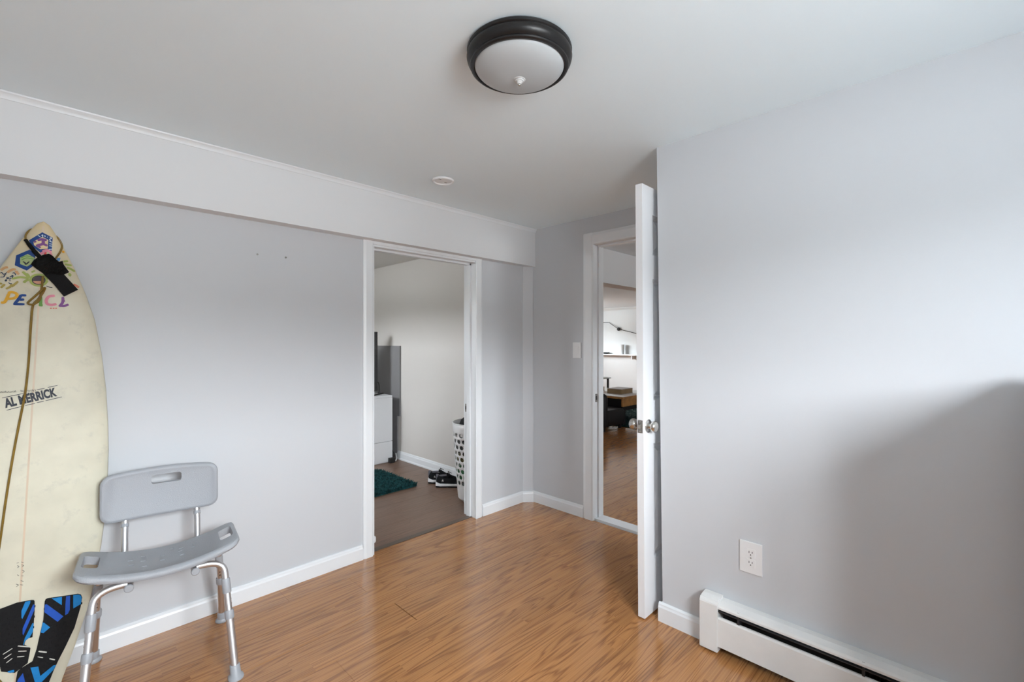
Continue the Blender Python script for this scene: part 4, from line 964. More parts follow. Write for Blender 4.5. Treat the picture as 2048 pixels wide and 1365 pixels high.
for sx in (-1, 1):
    pb = tube(bmesh.new(), [(sx*0.122, 0.135, SEATZ-0.01), (sx*0.122, 0.152, 0.52), (sx*0.120, 0.172, 0.60), (sx*0.120, 0.182, 0.66)], 0.0118, 14)
    po_ = obj('back_post', pb, M['alu'], ch, smooth=True, local=True)
    pb = tube(bmesh.new(), [(sx*0.122, 0.1545, 0.545), (sx*0.1215, 0.160, 0.556)], 0.0132, 14)
    obj('post_collar', pb, M['grey_sm'], po_, smooth=True, local=True)
    rb = tube(bmesh.new(), [(sx*0.10, -0.112, SEATZ-0.016), (sx*0.10, 0.125, SEATZ-0.016)], 0.0125, 14)
    ra = obj('seat_rail', rb, M['alu'], ch, smooth=True, local=True)
    rb = bmesh.new()
    lathe(rb, [(0.0145, 0.0), (0.0145, 0.006), (0.012, 0.009), (0.0, 0.0095)], (sx*0.10, -0.110, SEATZ-0.016), (0, -1, 0), 18)
    obj('rail_cap', rb, M['grey_sm'], ra, smooth=True, local=True)
    for sy in (-1, 1):
        foot = Vector((sx*0.223, sy*0.232, 0.0))
        top = Vector((sx*0.198, sy*0.118, 0.372))
        def at(z):
            return foot + (top-foot)*(z/top.z)
        path = [at(0.20), at(0.30), top]
        path += bez(top, top + (top-foot).normalized()*0.052, Vector((sx*0.105, sy*0.100, SEATZ-0.004)), 9)[1:]
        lg = obj('leg', tube(bmesh.new(), path, 0.0118, 14), M['alu'], ch, smooth=True, local=True)
        obj('lower_tube', tube(bmesh.new(), [at(0.018), at(0.215)], 0.0138, 14), M['alu'], lg, smooth=True, local=True)
        obj('collar', tube(bmesh.new(), [at(0.205), at(0.209), at(0.231), at(0.235)], [0.0150, 0.0162, 0.0162, 0.0150], 14), M['grey_sm'], lg, smooth=True, local=True)
        obj('clamp', tube(bmesh.new(), [at(0.296), at(0.300), at(0.345), at(0.349)], [0.0140, 0.0156, 0.0150, 0.0138], 14), M['grey_sm'], lg, smooth=True, local=True)
        ax = (top-foot).normalized()
        for hz in (0.256, 0.272):
            hb = bmesh.new()
            c0 = at(hz)
            side = Vector((0, -sy, 0)) if sy > 0 else Vector((sx, 0, 0))
            side = (side - ax*side.dot(ax)).normalized()
            lathe(hb, [(0.0028, 0.0), (0.0028, 0.0121), (0.0, 0.0121)], c0, side, 10)
            obj('pin_hole', hb, M['hole'], lg, local=True)
        fb = bmesh.new()
        lathe(fb, [(0.0, 0.0), (0.0265, 0.0), (0.0275, 0.004), (0.0255, 0.009), (0.0185, 0.016), (0.0175, 0.044), (0.0155, 0.047), (0.0, 0.047)], foot, (0, 0, 1), 22)
        for v in fb.verts:
            q = at(v.co.z)
            v.co.x += q.x-foot.x
            v.co.y += q.y-foot.y
        obj('rubber_foot', fb, M['grey_sm'], lg, smooth=True, local=True)

# ------------------------------------------------------------------ surfboard
BT = Vector((-0.083, 2.455, 0.012))
BN = Vector((-0.007, 2.535, 1.762))
BL = (BN-BT).length
BV = (BN-BT)/BL
BU = Vector((1, 0, 0))
BU = (BU - BV*BU.dot(BV)).normalized()
BW = BU.cross(BV)
OUT = [(0.1231, 0.0), (0.1255, 0.012), (0.1564, 0.1159), (0.186, 0.2355), (0.2053, 0.3441), (0.2195, 0.4769), (0.227, 0.5943), (0.2291, 0.7346), (0.2273, 0.8564),
       (0.2216, 0.959), (0.2096, 1.1031), (0.1896, 1.247), (0.162, 1.3888), (0.1307, 1.4868), (0.0942, 1.5813), (0.0548, 1.6677), (0.0322, 1.7089), (0.0175, 1.734), (0.0, BL-0.008)]
def half(v):
    for (a, va), (b, vb) in zip(OUT, OUT[1:]):
        if va <= v <= vb:
            return a + (b-a)*(v-va)/(vb-va)
    return OUT[0][0] if v <= 0 else 0.001
def thick(v):
    t = v/BL
    return 0.014 + 0.046*max(0.0, math.sin(PI*min(1, max(0, t)))) ** 0.75
def rock(v):
    t = max(0, (v/BL-.55)/.45)
    t2 = max(0, (.3-v/BL)/.3)
    return .06*t**2.6 + .015*t2**2
def deck(u, v):
    s_ = min(1.0, abs(u)/max(0.004, half(v)))
    return rock(v) - thick(v)*0.5*(1-math.sqrt(max(0.0, 1-s_**2.4)))
def bpt(u, v, eps=0.0):
    return BT + BU*u + BV*v + BW*(deck(u, v)+eps)
sbd = thing('surfboard', 'cream shortboard with marker drawings and black and blue tail pad, leaning on the wall', 'surfboard', BT)
bm = bmesh.new()
vs = [0.0, 0.012, 0.05, 0.1159, 0.17, 0.2355, 0.29, 0.3441, 0.41, 0.4769, 0.5943, 0.66, 0.7346, 0.8564, 0.959, 1.03, 1.1031, 1.18, 1.247, 1.32, 1.3888, 1.44, 1.4868, 1.535, 1.5813, 1.625, 1.6677, 1.69, 1.7089, 1.722, 1.734, 1.740, 1.7435]
ss = [math.sin(PI/2*(-1+2*k/16)) for k in range(17)]
rings = []
for v in vs:
    h, t, r0 = max(half(v), 0.002), thick(v), rock(v)
    ring = [BT+BU*(s_*h)+BV*v+BW*(r0 - t*0.5*(1-math.sqrt(max(0, 1-abs(s_)**2.4)))) for s_ in ss]
    ring += [BT+BU*(s_*h)+BV*v+BW*(r0 - t + t*0.5*(1-math.sqrt(max(0, 1-abs(s_)**4)))) for s_ in ss[::-1][1:-1]]
    rings.append([bm.verts.new(p_) for p_ in ring])
n = len(rings[0])
for a, b in zip(rings, rings[1:]):
    for k in range(n):
        bm.faces.new((a[k], a[(k+1) % n], b[(k+1) % n], b[k]))
bm.faces.new(rings[0])
bm.faces.new(rings[-1])
bo = obj('board_body', bm, M['board'], sbd, smooth=True)
bo.data.set_sharp_from_angle(angle=math.radians(70))

def ribbon(bm, pts, wd, eps):
    pts = [Vector((a, b)) for a, b in pts]
    if len(pts) > 2:
        pts = [Vector((q.x, q.y)) for q in spline([(p_.x, p_.y, 0) for p_ in pts], 4)]
    else:
        pts = [pts[0]+(pts[1]-pts[0])*k/4 for k in range(5)]
    n = len(pts)
    prev = None
    for i, p_ in enumerate(pts):
        t = (pts[min(i+1, n-1)]-pts[max(i-1, 0)])
        t = t.normalized() if t.length > 1e-9 else Vector((1, 0))
        nn = Vector((-t.y, t.x))
        wv = wd*0.5*(0.75 if i in (0, n-1) else 1.0)
        cur = [bm.verts.new(bpt(*(p_+nn*wv), eps)), bm.verts.new(bpt(*(p_-nn*wv), eps))]
        if prev:
            bm.faces.new((prev[0], prev[1], cur[1], cur[0]))
        prev = cur
def flat_poly(pts, eps, sub=3):
    bm = bmesh.new()
    vv = [bm.verts.new((a, b, 0)) for a, b in pts]
    f = bm.faces.new(vv)
    bmesh.ops.triangulate(bm, faces=[f])
    for _ in range(sub):
        bmesh.ops.subdivide_edges(bm, edges=list(bm.edges), cuts=1, use_grid_fill=True)
    bmesh.ops.recalc_face_normals(bm, faces=bm.faces)
    for v in bm.verts:
        v.co = bpt(v.co.x, v.co.y, eps)
    return bm
def face_front(bm):
    for f in bm.faces:
        f.normal_update()
        if f.normal.dot(BW) < 0:
            f.normal_flip()
    return bm
# stringer and the darker resin line beside it
bm = bmesh.new()
ribbon(bm, [(0.0, 0.0+BL*k/24*0.985) for k in range(25)], 0.0055, 0.0005)
obj('stringer', face_front(bm), M['stringer'], sbd, normals=False)
for pd in PADS:
    ts = flat_poly(pd, 0.0045, 2)
    be = [e_ for e_ in ts.edges if e_.is_boundary]
    ex_ = bmesh.ops.extrude_edge_only(ts, edges=be)
    for v in ex_['geom']:
        if isinstance(v, bmesh.types.BMVert):
            v.co -= BW*0.0046
    po_ = obj('traction_pad', ts, M['foam'], sbd)
# kick of the pad grooves: small raised blocks
gb = bmesh.new()
for i in range(14):
    for j in range(16):
        u, v = -0.08+0.0185*i + 0.006*(j % 2), 0.03+0.0185*j
        for pd in PADS:
            ins = False
            for (x1, y1), (x2, y2) in zip(pd, pd[1:]+pd[:1]):
                if (y1 > v) != (y2 > v) and u < (x2-x1)*(v-y1)/(y2-y1)+x1:
                    ins = not ins
            if ins and all((u-a)**2+(v-b)**2 > 0.00016 for a, b in pd):
                q = [bpt(u+a, v+b, 0.0046) for a, b in ((-0.004, -0.004), (0.004, -0.004), (0.004, 0.004), (-0.004, 0.004))]
                q2 = [bpt(u+a, v+b, 0.0053) for a, b in ((-0.003, -0.003), (0.003, -0.003), (0.003, 0.003), (-0.003, 0.003))]
                q = [gb.verts.new(p_) for p_ in q]
                q2 = [gb.verts.new(p_) for p_ in q2]
                for k in range(4):
                    gb.faces.new((q[k], q[(k+1) % 4], q2[(k+1) % 4], q2[k]))
                gb.faces.new(q2)
gp = obj('pad_studs', gb, M['foam'], sbd)
gp['kind'] = 'stuff'
EPS = {'pad_stripe': 0.0058, 'pad_slit': 0.0060, 'hexagon_print': 0.0007, 'hexagon_fill': 0.0010}
for pi_, (nm, colr, pts) in enumerate(POLYS):
    obj(nm, face_front(flat_poly(pts, EPS.get(nm, 0.0012) + (0.00015*(pi_-4) if nm == 'doodle' else 0), 2)), M['ink_'+colr], sbd, normals=False)
groups = {}
for si_, (nm, colr, wd, pts) in enumerate(STROKES):
    key = (nm, colr, 0 if nm in ('lettering', 'handwriting') or nm.startswith('letter_') else si_)
    groups.setdefault(key, []).append((wd, pts))
for gi, ((nm, colr, _), lst) in enumerate(groups.items()):
    bm = bmesh.new()
    for k, (wd, pts) in enumerate(lst):
        ribbon(bm, pts, wd, EPS.get(nm, 0.0016) + 0.000006*gi + 0.00001*k)
    so_ = obj(nm, face_front(bm), M['ink_'+colr], sbd, normals=False)
    if nm in ('lettering', 'handwriting'):
        so_['kind'] = 'stuff'
# stamped lettering
cu = bpy.data.curves.new('stamp', 'FONT')
cu.body = 'AL MERRICK'
cu.size = 1.0
cu.offset = 0.048
cu.space_character = 1.02
to = bpy.data.objects.new('stamp', cu)
COL.objects.link(to)
bpy.context.view_layer.update()
tm = bpy.data.meshes.new_from_object(to.evaluated_get(bpy.context.evaluated_depsgraph_get()))
bpy.data.objects.remove(to)
bm = bmesh.new()
bm.from_mesh(tm)
x0 = min(v.co.x for v in bm.verts); x1 = max(v.co.x for v in bm.verts)
y0 = min(v.co.y for v in bm.verts); y1 = max(v.co.y for v in bm.verts)
o_, a_, b_ = [Vector(p_) for p_ in STAMP]
for v in bm.verts:
    q = o_ + (a_-o_)*((v.co.x-x0)/(x1-x0)) + (b_-o_)*((v.co.y-y0)/(y1-y0))
    v.co = bpt(q.x, q.y, 0.0014)
obj('stamped_lettering', face_front(bm), M['ink_ink2'], sbd, normals=False)

# leash: cord round the nose, cuff, strap and sleeve
lsh = thing('surfboard_leash', 'olive cord leash with black cuff hanging over the nose of the surfboard', 'leash', bpt(0.03, 1.58))
pts = [bpt(u, v, 0.0042) for u, v in CORD]
for i in (3, 4, 5, 6):
    pts[i] = pts[i] + BW*0.007
obj('cord', tube(bmesh.new(), spline(pts, 5), 0.0036, 8), M['cord'], lsh, smooth=True)
L0 = [bpt(u, v, 0.003) for u, v in LOOPS[0]]
R0 = [bpt(u, v, 0.004) for u, v in LOOPS[1]]
L0[0] = bpt(LOOPS[0][0][0], LOOPS[0][0][1], -0.016)
behind = [BT+BU*uu+BV*vv+BW*(rock(vv)-thick(vv)-0.008) for uu, vv in ((-0.012, 1.715), (0.014, 1.712))]
R0[0] = bpt(LOOPS[1][0][0], LOOPS[1][0][1], -0.012)
loop = L0[::-1] + behind + R0
obj('cord', tube(bmesh.new(), spline(loop, 5), 0.0030, 8), M['cord'], lsh, smooth=True)
obj('sleeve', tube(bmesh.new(), spline([bpt(u, v, 0.008) for u, v in SLEEVE], 5), [0.0055]*5+[0.0065]*5+[0.0075]*6, 10), M['neoprene'], lsh, smooth=True)
def pillow(pts, eps, th, sub, rnd):
    ts = flat_poly(pts, eps, sub)
    rs = random.Random(5)
    for v in ts.verts:
        if not v.is_boundary:
            v.co += BW*(th + rnd*rs.uniform(-1, 1))
    be = [e_ for e_ in ts.edges if e_.is_boundary]
    ex_ = bmesh.ops.extrude_edge_only(ts, edges=be)
    for v in ex_['geom']:
        if isinstance(v, bmesh.types.BMVert):
            v.co -= BW*(eps-0.002)
    return ts
obj('cuff', pillow(CUFF, 0.012, 0.006, 3, 0.0022), M['neoprene'], lsh)
obj('strap', pillow(STRAP, 0.011, 0.0008, 2, 0.0), M['webbing'], lsh)

# ------------------------------------------------------------------ bedroom things
dr = thing('dresser', 'white two-drawer dresser carrying the television in the bedroom', 'dresser', (2.0, 4.7, 0))
obj('carcass', box(1.30, 2.636, 4.452, 4.93, 0.0, 0.702), M['dresser'], dr)
obj('top', box(1.29, 2.641, 4.438, 4.94, 0.703, 0.722, bev=0.002), M['dresser'], dr)
for z0, z1 in ((0.012, 0.226), (0.232, 0.700)):
    obj('drawer', box(1.305, 2.640, 4.434, 4.4515, z0, z1, bev=0.0015), M['dresser'], dr)
obj('handle', box(2.640, 2.652, 4.50, 4.52, 0.39, 0.52, bev=0.003), M['dresser'], dr)
tv = thing('television', 'flat black television on the white bedroom dresser', 'television', (1.9, 4.62, 0.722))
TVX1 = 2.557
obj('housing', box(1.35, TVX1, 4.602, 4.645, 0.765, 1.412, bev=0.004), M['blk'], tv)
obj('screen', box(1.362, TVX1-0.012, 4.598, 4.603, 0.790, 1.400), M['screen'], tv)
for xx in (1.55, 2.40):
    obj('foot', tube(bmesh.new(), [(xx, 4.46, 0.729), (xx+0.03, 4.62, 0.775), (xx+0.10, 4.78, 0.729)], 0.007, 8), M['blk'], tv)
obj('foot_bar', tube(bmesh.new(), [(2.42, 4.49, 0.729), (2.635, 4.62, 0.729)], 0.007, 8), M['blk'], tv)
obj('cable', tube(bmesh.new(), spline([(2.545, 4.66, 0.84), (2.59, 4.665, 0.855), (2.612, 4.67, 0.82), (2.618, 4.68, 0.735), (2.62, 4.70, 0.729)], 6), 0.005, 8), M['blk'], tv, smooth=True)
tag(obj('power_cable', tube(bmesh.new(), spline([(2.661, 4.75, 0.70), (2.667, 4.72, 0.42), (2.68, 4.60, 0.25), (2.70, 4.55, 0.12), (2.712, 4.50, 0.03)], 6), 0.004, 8), M['blk'], smooth=True),
    'thin black cable hanging in the gap right of the white dresser', 'cable')
ps = thing('power_strip', 'small black power adapter on the bedroom floor by the dresser', 'power adapter', (2.615, 4.405, 0))
obj('body', box(2.585, 2.648, 4.385, 4.428, 0.0, 0.052, bev=0.006), M['blk'], ps)
obj('cord', tube(bmesh.new(), spline([(2.645, 4.41, 0.015), (2.68, 4.43, 0.008), (2.712, 4.47, 0.02), (2.735, 4.52, 0.06)], 5), 0.007, 8), M['plastic_w'], ps, smooth=True)

gpn = thing('grey_shape', 'flat grey shape on the bedroom wall behind the television', 'panel', (2.748, 4.8, 0))  # plain grey stand-in for an area of unclear nature beside the television
obj('upper_shape', box(2.742, 2.7615, 4.455, 5.10, 0.4805, 1.258, bev=0.001), M['greyshape'], gpn)
obj('lower_shape', box(2.745, 2.7615, 4.512, 5.10, 0.0, 0.480, bev=0.001), M['greyshape'], gpn)

def shag(name, x0, x1, y0, y1, m, count, hgt, label, cat):
    root = thing(name, label, cat, ((x0+x1)/2, (y0+y1)/2, 0))
    obj('backing', box(x0+0.02, x1-0.02, y0+0.02, y1-0.02, 0.0, 0.008), m, root)
    rs = random.Random(11)
    vv, ff = [], []
    for k in range(count):
        x, y = rs.uniform(x0+0.015, x1-0.015), rs.uniform(y0+0.015, y1-0.015)
        a = rs.uniform(0, 2*PI)
        h = hgt*rs.uniform(0.6, 1.0)
        lean_ = rs.uniform(0.3, 1.1)*hgt
        wd = rs.uniform(0.003, 0.006)
        dx, dy = math.cos(a), math.sin(a)
        b0 = len(vv)
        vv += [(x-dy*wd, y+dx*wd, 0.004), (x+dy*wd, y-dx*wd, 0.004),
               (x+dx*lean_*0.4+dy*wd*0.8, y+dy*lean_*0.4-dx*wd*0.8, h*0.75), (x+dx*lean_*0.4-dy*wd*0.8, y+dy*lean_*0.4+dx*wd*0.8, h*0.75),
               (x+dx*lean_, y+dy*lean_, h)]
        ff += [(b0, b0+1, b0+2, b0+3), (b0+3, b0+2, b0+4)]
    me = bpy.data.meshes.new('pile')
    cx_, cy_ = (x0+x1)/2, (y0+y1)/2
    me.from_pydata([(a-cx_, b-cy_, c) for a, b, c in vv], [], ff)
    o = link('pile', me, m, root)
    o['kind'] = 'stuff'
    return root
shag('shag_rug', 1.25, 2.362, 3.505, 4.20, M['rug'], 26000, 0.036, 'dark teal shag rug on the bedroom floor before the dresser', 'rug')

# sneakers
def sneaker(label, loc, rz):
    t = thing('sneaker', label, 'shoe', loc, rz, 'pair of sneakers')
    # local x: heel (0) to toe (0.285)
    prof = [(0.0, 0.026, 0.080), (0.012, 0.034, 0.104), (0.035, 0.038, 0.104), (0.07, 0.038, 0.090), (0.11, 0.040, 0.092), (0.15, 0.044, 0.088), (0.19, 0.048, 0.070), (0.23, 0.046, 0.056), (0.262, 0.036, 0.046), (0.280, 0.018, 0.036)]
    def loft(zlo, zhi, grow, m, name, par=t, bulge=0.0):
        b = bmesh.new()
        rg = []
        for x, hw_, hh in prof:
            z1 = zhi(x, hh)
            z0 = zlo(x)
            wv = hw_ + grow
            ring = []
            for k in range(14):
                a = 2*PI*k/14
                cy_, cz_ = math.cos(a), math.sin(a)
                e_ = 0.55
                yy = math.copysign(abs(cy_)**e_, cy_)*wv
                zf = (math.copysign(abs(cz_)**e_, cz_)+1)/2
                yy *= (1-bulge*zf**1.5)
                ring.append(b.verts.new((x*1.0 - (grow if x < 0.001 else -grow if x > 0.27 else 0), yy, z0+(z1-z0)*zf)))
            rg.append(ring)
        for p_, q_ in zip(rg, rg[1:]):
            for k in range(14):
                b.faces.new((p_[k], p_[(k+1) % 14], q_[(k+1) % 14], q_[k]))
        b.faces.new(rg[0])
        b.faces.new(rg[-1])
        return obj(name, b, m, par, smooth=True, local=True)
    loft(lambda x: 0.0, lambda x, h: 0.012 + 0.010*max(0, 1-x/0.28), 0.003, M['shoe_blk'], 'outsole')
    loft(lambda x: 0.010, lambda x, h: 0.040 - 0.010*x/0.28 + (0.010 if x < 0.02 else 0), 0.005, M['shoe_wht'], 'midsole')
    up_ = loft(lambda x: 0.030, lambda x, h: h, 0.0, M['shoe_blk'], 'upper', bulge=0.42)
    hb = bmesh.new()
    B(hb, -0.004, 0.018, -0.018, 0.018, 0.055, 0.112, bev=0.006)
    obj('heel_tab', hb, M['shoe_gry'], t, local=True)
    cb_ = bmesh.new()
    lathe(cb_, [(0.001, 0.0), (0.026, 0.0), (0.029, 0.005), (0.022, 0.008), (0.001, 0.004)], (0.0, 0.0, 0.0), (0, 0, 1), 18)
    for v in cb_.verts:
        v.co = Vector((0.062 + v.co.x*1.7, v.co.y*0.85, 0.098+v.co.z + v.co.x*0.1))
    obj('collar', cb_, M['shoe_gry'], t, smooth=True, local=True)
    tb = bmesh.new()
    B(tb, 0.09, 0.155, -0.020, 0.020, 0.088, 0.106, bev=0.006)
    for v in tb.verts:
        v.co.z += (0.12-v.co.x)*0.55
    obj('tongue', tb, M['shoe_blk'], t, local=True)
    for k in range(5):
        x = 0.105+0.019*k
        z = 0.104-0.0095*k
        obj('lace', tube(bmesh.new(), spline([(x, -0.030, z-0.018), (x+0.004, -0.012, z+0.006), (x, 0.012, z+0.007), (x+0.003, 0.030, z-0.018)], 4), 0.003, 6), M['shoe_blk'], t, smooth=True, local=True)
    obj('lace', tube(bmesh.new(), spline([(0.11, 0.0, 0.108), (0.10, -0.025, 0.128), (0.125, -0.04, 0.112), (0.12, -0.005, 0.110), (0.10, 0.03, 0.126), (0.13, 0.04, 0.108)], 5), 0.0026, 6), M['shoe_blk'], t, smooth=True, local=True)
    # small white leaping mark on the side
    lg = bmesh.new()
    cx_, cz_ = 0.058, 0.066
    for a, l in ((95, 0.012), (35, 0.012), (160, 0.010), (235, 0.014), (310, 0.013)):
        tube(lg, [(cx_, -0.0415, cz_), (cx_+l*math.cos(math.radians(a)), -0.0405, cz_+l*math.sin(math.radians(a)))], [0.0022, 0.0012], 6)
    obj('side_mark', lg, M['shoe_wht'], t, local=True)
    return t
SA = math.atan2(-0.71, 0.70)
sneaker('black sneaker with white midsole, nearer one of the pair by the laundry basket', (2.462, 3.385, 0), SA+0.06)
sneaker('black sneaker with white heel, further one of the pair against the baseboard', (2.482, 3.530, 0), SA+0.04)

# laundry basket with real holes
LBX, LBY = 2.496, 2.885
bk_ = thing('laundry_basket', 'tall white plastic laundry basket with oval holes beside the bedroom door', 'laundry basket', (LBX, LBY, 0))
bm = bmesh.new()
NC, NR, H0, H1, HT = 20, 9, 0.140, 0.575, 0.64
def rad(z):
    return 0.142 + 0.050*(z/HT)**0.8
def bp_(a, z):
    r_ = rad(z)
    return Vector((LBX+r_*math.cos(a), LBY+r_*math.sin(a), z))
cw = 2*PI/NC
rh = (H1-H0)/NR
def ring_at(z, off):
    return [bm.verts.new(bp_((k+off)*cw, z)) for k in range(NC)]
for r_ in range(NR):
    z0, z1 = H0+r_*rh, H0+(r_+1)*rh
    off = 0.5*(r_ % 2)
    for k in range(NC):
        a0, a1 = (k+off)*cw, (k+1+off)*cw
        am, zm = (a0+a1)/2, (z0+z1)/2
        outer = [(a0, z0), (am, z0), (a1, z0), (a1, zm), (a1, z1), (am, z1), (a0, z1), (a0, zm)]
        inner = []
        for q in range(8):
            th = math.radians(225+45*q)
            inner.append((am + 0.385*cw*math.cos(th), zm + 0.375*rh*math.sin(th)))
        vo = [bm.verts.new(bp_(*p_)) for p_ in outer]
        vi = [bm.verts.new(bp_(*p_)) for p_ in inner]
        for q in range(8):
            bm.faces.new((vo[q], vo[(q+1) % 8], vi[(q+1) % 8], vi[q]))
for za, zb in ((0.0, 0.03), (0.03, 0.08), (0.08, H0), (H1, 0.60), (0.60, HT)):
    r0 = [bm.verts.new(bp_(k*cw/2, za) if za > 0 else Vector((LBX+0.118*math.cos(k*cw/2), LBY+0.118*math.sin(k*cw/2), 0.002))) for k in range(NC*2)]
    r1 = [bm.verts.new(bp_(k*cw/2, zb)) for k in range(NC*2)]
    for k in range(NC*2):
        bm.faces.new((r0[k], r0[(k+1) % (NC*2)], r1[(k+1) % (NC*2)], r1[k]))
    if za == 0.0:
        bm.faces.new(r0)
bmesh.ops.remove_doubles(bm, verts=bm.verts, dist=0.0004)
ba = obj('basket_wall', bm, M['basket'], bk_, smooth=True)
sm = ba.modifiers.new('thick', 'SOLIDIFY')
sm.thickness = 0.003
obj('rim', tube(bmesh.new(), [bp_(k*cw/2, HT)+Vector((0, 0, 0.0)) for k in range(NC*2)] + [bp_(0, HT), bp_(cw/2, HT)], 0.005, 8, cap=False), M['basket'], bk_, smooth=True)
def lump(name, z0, z1, rr, m, seedv, label, cat, amp=0.012, dx=0, dy=0):
    b = bmesh.new()
    rs = random.Random(seedv)
    prof = []
    for k in range(9):
        t = k/8
        prof.append((max(0.0, rr*math.sin(PI*t)**0.15 if 0 < k < 8 else 0.0), z0+(z1-z0)*t))
    lathe(b, prof, (LBX+dx, LBY+dy, 0), (0, 0, 1), 22)
    for v in b.verts:
        if (v.co-Vector((LBX+dx, LBY+dy, v.co.z))).length > 0.01:
            v.co += Vector((rs.uniform(-amp, 0), rs.uniform(-amp, 0), rs.uniform(-amp, amp)))
    return tag(obj(name, b, m, smooth=True), label, cat, 'clothes in the laundry basket')
lump('folded_clothing', 0.010, 0.15, 0.126, M['cl_grey'], 1, 'grey clothing at the bottom of the laundry basket', 'clothing')
lump('folded_clothing', 0.155, 0.31, 0.146, M['cl_green'], 2, 'green clothing seen through the holes of the laundry basket', 'clothing')
lump('folded_clothing', 0.315, 0.38, 0.155, M['cl_brown'], 3, 'brown patterned clothing in the middle of the laundry basket', 'clothing', 0.008)
lump('folded_clothing', 0.385, 0.50, 0.161, M['cl_grey'], 4, 'dark grey clothing near the top of the laundry basket', 'clothing')
lump('folded_clothing', 0.505, 0.700, 0.150, M['cl_black'], 6, 'black clothing heaped on top in the laundry basket', 'clothing', 0.014, 0.012, -0.012)

dsb = thing('door_stop', 'small white round door stop at the foot of the bedroom doorway', 'door stop', (1.49, 2.735, 0))
db = bmesh.new()
lathe(db, [(0.0, 0.0), (0.012, 0.0), (0.016, 0.006), (0.016, 0.03), (0.012, 0.038), (0.0, 0.039)], (1.49, 2.735, 0.0), (0, 0, 1), 18)
obj('bumper', db, M['plastic_w'], dsb, smooth=True)

# ------------------------------------------------------------------ living room things
ledge = thing('wall_ledge', 'long white shelf across the far wall of the living room', 'shelf', (LX1-0.1, 5.5, 0.97))
obj('shelf_board', box(LX1-0.20, LX1-0.001, 2.7, 7.9, 0.955, 0.985, bev=0.003), M['trim'], ledge)
for y in (3.2, 4.7, 6.05, 7.4):
    obj('bracket', box(LX1-0.16, LX1-0.001, y-0.012, y+0.012, 0.86, 0.954), M['trim'], ledge)
g = thing('drinking_glass', 'clear glass tumbler standing on the far living room shelf', 'glass', (LX1-0.1, 6.35, 0.985))
gb = bmesh.new()
lathe(gb, [(0.045, 0.0), (0.055, 0.25), (0.052, 0.25), (0.042, 0.01), (0.0, 0.01)], (LX1-0.1, 6.35, 0.9855), (0, 0, 1), 20)
obj('tumbler', gb, M['clear'], g, smooth=True)
gb = bmesh.new()
lathe(gb, [(0.0, 0.012), (0.040, 0.012), (0.042, 0.11), (0.0, 0.11)], (LX1-0.1, 6.35, 0.9855), (0, 0, 1), 20)
obj('contents', gb, M['cl_grey'], g, smooth=True)
g = thing('small_dish', 'small dark dish on the far living room shelf beside the tumbler', 'dish', (LX1-0.1, 6.85, 0.985))
gb = bmesh.new()
lathe(gb, [(0.05, 0.0), (0.10, 0.035), (0.095, 0.038), (0.045, 0.006), (0.0, 0.006)], (LX1-0.1, 6.85, 0.9855), (0, 0, 1), 20)
obj('bowl', gb, M['blk'], g, smooth=True)
wl_ = thing('wall_wire', 'black wire running over a hook high on the far living room wall', 'wire', (LX1, 6.3, 1.65))
obj('wire', tube(bmesh.new(), [(LX1-0.03, 7.2, 1.83), (LX1-0.03, 6.80, 1.825), (LX1-0.05, 6.50, 1.64), (LX1-0.03, 6.0, 1.52), (LX1-0.03, 5.5, 1.43)], 0.007, 8), M['blk'], wl_)
hk = bmesh.new()
lathe(hk, [(0.03, 0.0), (0.045, 0.02), (0.045, 0.05), (0.0, 0.075)], (LX1-0.001, 6.50, 1.64), (-1, 0, 0), 16)
obj('hook', hk, M['blk'], wl_, smooth=True)

shag('area_rug', 6.19, 8.6, 2.9, 5.2, M['rug2'], 16000, 0.022, 'dark green area rug under the living room table', 'rug')
TXA, TYA, TZ = 6.20, 3.745, 0.45
tb_ = thing('coffee_table', 'low wooden table with black legs seen through the living room doorway', 'table', (TXA+0.5, TYA+0.55, 0.022))
obj('table_top', box(TXA, TXA+1.1, TYA, TYA+1.1, TZ-0.03, TZ, bev=0.004), M['tabwood'], tb_)
obj('apron', box(TXA+0.02, TXA+1.08, TYA+0.012, TYA+0.035, TZ-0.150, TZ-0.0305), M['tabwood'], tb_)
obj('apron', box(TXA+0.02, TXA+0.045, TYA+0.036, TYA+1.08, TZ-0.150, TZ-0.0305), M['leather'], tb_)
obj('frame', box(TXA+0.03, TXA+1.07, TYA+0.02, TYA+1.07, TZ-0.215, TZ-0.1505), M['leather'], tb_)
for x in (TXA+0.03, TXA+0.98):
    for y in (TYA+0.02, TYA+0.98):
        obj('leg', box(x, x+0.09, y, y+0.09, 0.022, TZ-0.216, bev=0.004), M['leather'], tb_)
tag(obj('table_runner', box(TXA+0.03, TXA+1.05, TYA+0.02, TYA+1.0, TZ+0.0005, TZ+0.006, bev=0.001), M['paper']), 'white cloth lying on the low living room table', 'table cloth')
def book(x0, x1, y0, y1, z0, h, label):
    bk2 = thing('book', label, 'book', ((x0+x1)/2, (y0+y1)/2, z0))
    obj('pages', box(x0+0.006, x1-0.006, y0+0.006, y1-0.006, z0+0.006, z0+h-0.006), M['book'], bk2)
    obj('cover', box(x0, x1, y0, y1, z0+h-0.006, z0+h, bev=0.002), M['cover'], bk2)
    obj('cover', box(x0, x1, y0, y1, z0, z0+0.006, bev=0.002), M['cover'], bk2)
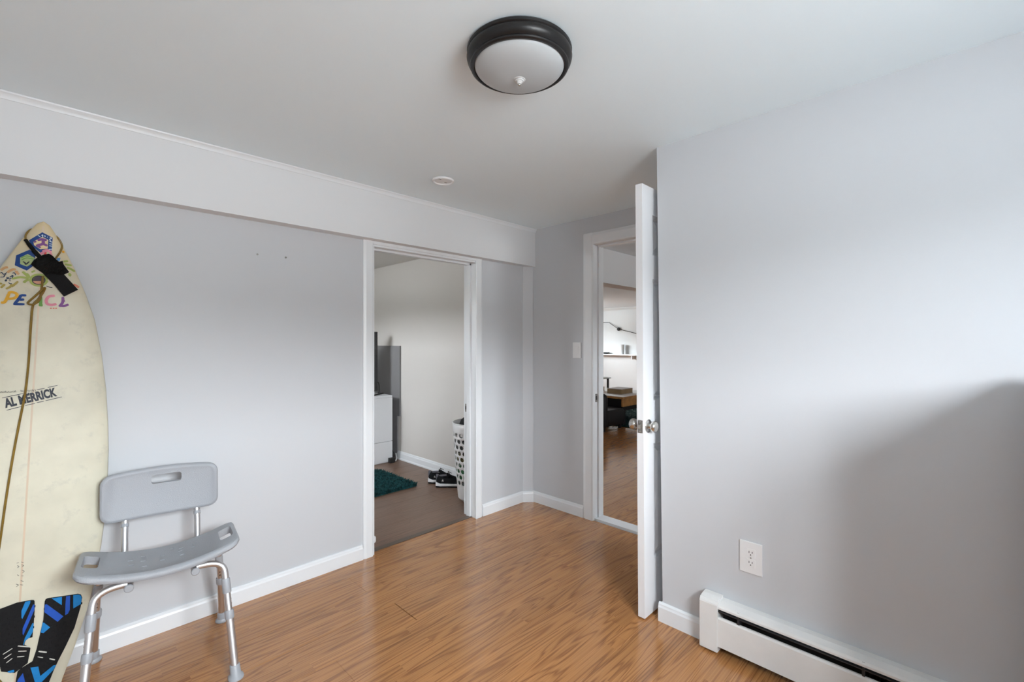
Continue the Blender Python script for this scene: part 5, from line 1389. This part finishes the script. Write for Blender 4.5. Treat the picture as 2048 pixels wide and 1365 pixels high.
book(TXA+0.27, TXA+0.62, TYA+0.18, TYA+0.46, TZ+0.0065, 0.085, 'thick brown book lying on the white cloth of the low table')
book(TXA+0.30, TXA+0.58, TYA+0.70, TYA+0.95, TZ+0.0065, 0.075, 'dark brown book at the left end of the low table')
tr = thing('glass_tray', 'clear tray with a blue object on the living room side table', 'tray', (7.6, 5.25, 0.60))
ac = thing('armchair', 'black low armchair at the left edge of the living room doorway', 'armchair', (5.75, 3.95, 0))
sd = thing('side_table', 'slim dark side table behind the low living room table', 'side table', (7.6, 5.25, 0))
obj('top', box(7.35, 7.85, 5.00, 5.50, 0.58, 0.60, bev=0.003), M['clear'], sd)
for x in (7.38, 7.79):
    for y in (5.03, 5.44):
        obj('leg', box(x, x+0.03, y, y+0.03, 0.022, 0.5795), M['leather'], sd)
obj('tray', box(7.42, 7.78, 5.04, 5.46, 0.6005, 0.610, bev=0.003), M['clear'], tr)
obj('blue_item', box(7.55, 7.65, 5.10, 5.22, 0.6105, 0.65, bev=0.01), M['blue'], tr)
bm = slab(0.34, 0.055, 0.05, [(0.02, 0.012, 0.0), (0.0, 0.0, 0.03), (0.0, 0.0, 0.42), (0.015, 0.012, 0.46), (0.05, 0.03, 0.48)])
def mv(bm, loc, rz):
    bm.transform(Matrix.Translation(loc) @ Matrix.Rotation(rz, 4, 'Z'))
    return bm
AX, AY, AR = 5.66, 4.005, math.radians(-3)
obj('backrest', mv(bm, (AX, AY, 0.07), AR+PI/2), M['leather'], ac, smooth=True)
bm = slab(0.25, 0.34, 0.06, [(0.02, 0.02, 0.0), (0.0, 0.0, 0.03), (0.0, 0.0, 0.19), (0.03, 0.03, 0.23)])
obj('seat', mv(bm, (AX+0.27, AY+0.01, 0.07), AR), M['leather'], ac, smooth=True)
for dy_ in (-0.27, 0.27):
    for dx_ in (0.0, 0.44):
        obj('leg', box(AX+dx_-0.02, AX+dx_+0.02, AY+dy_-0.02, AY+dy_+0.02, 0.0, 0.0705), M['leather'], ac)
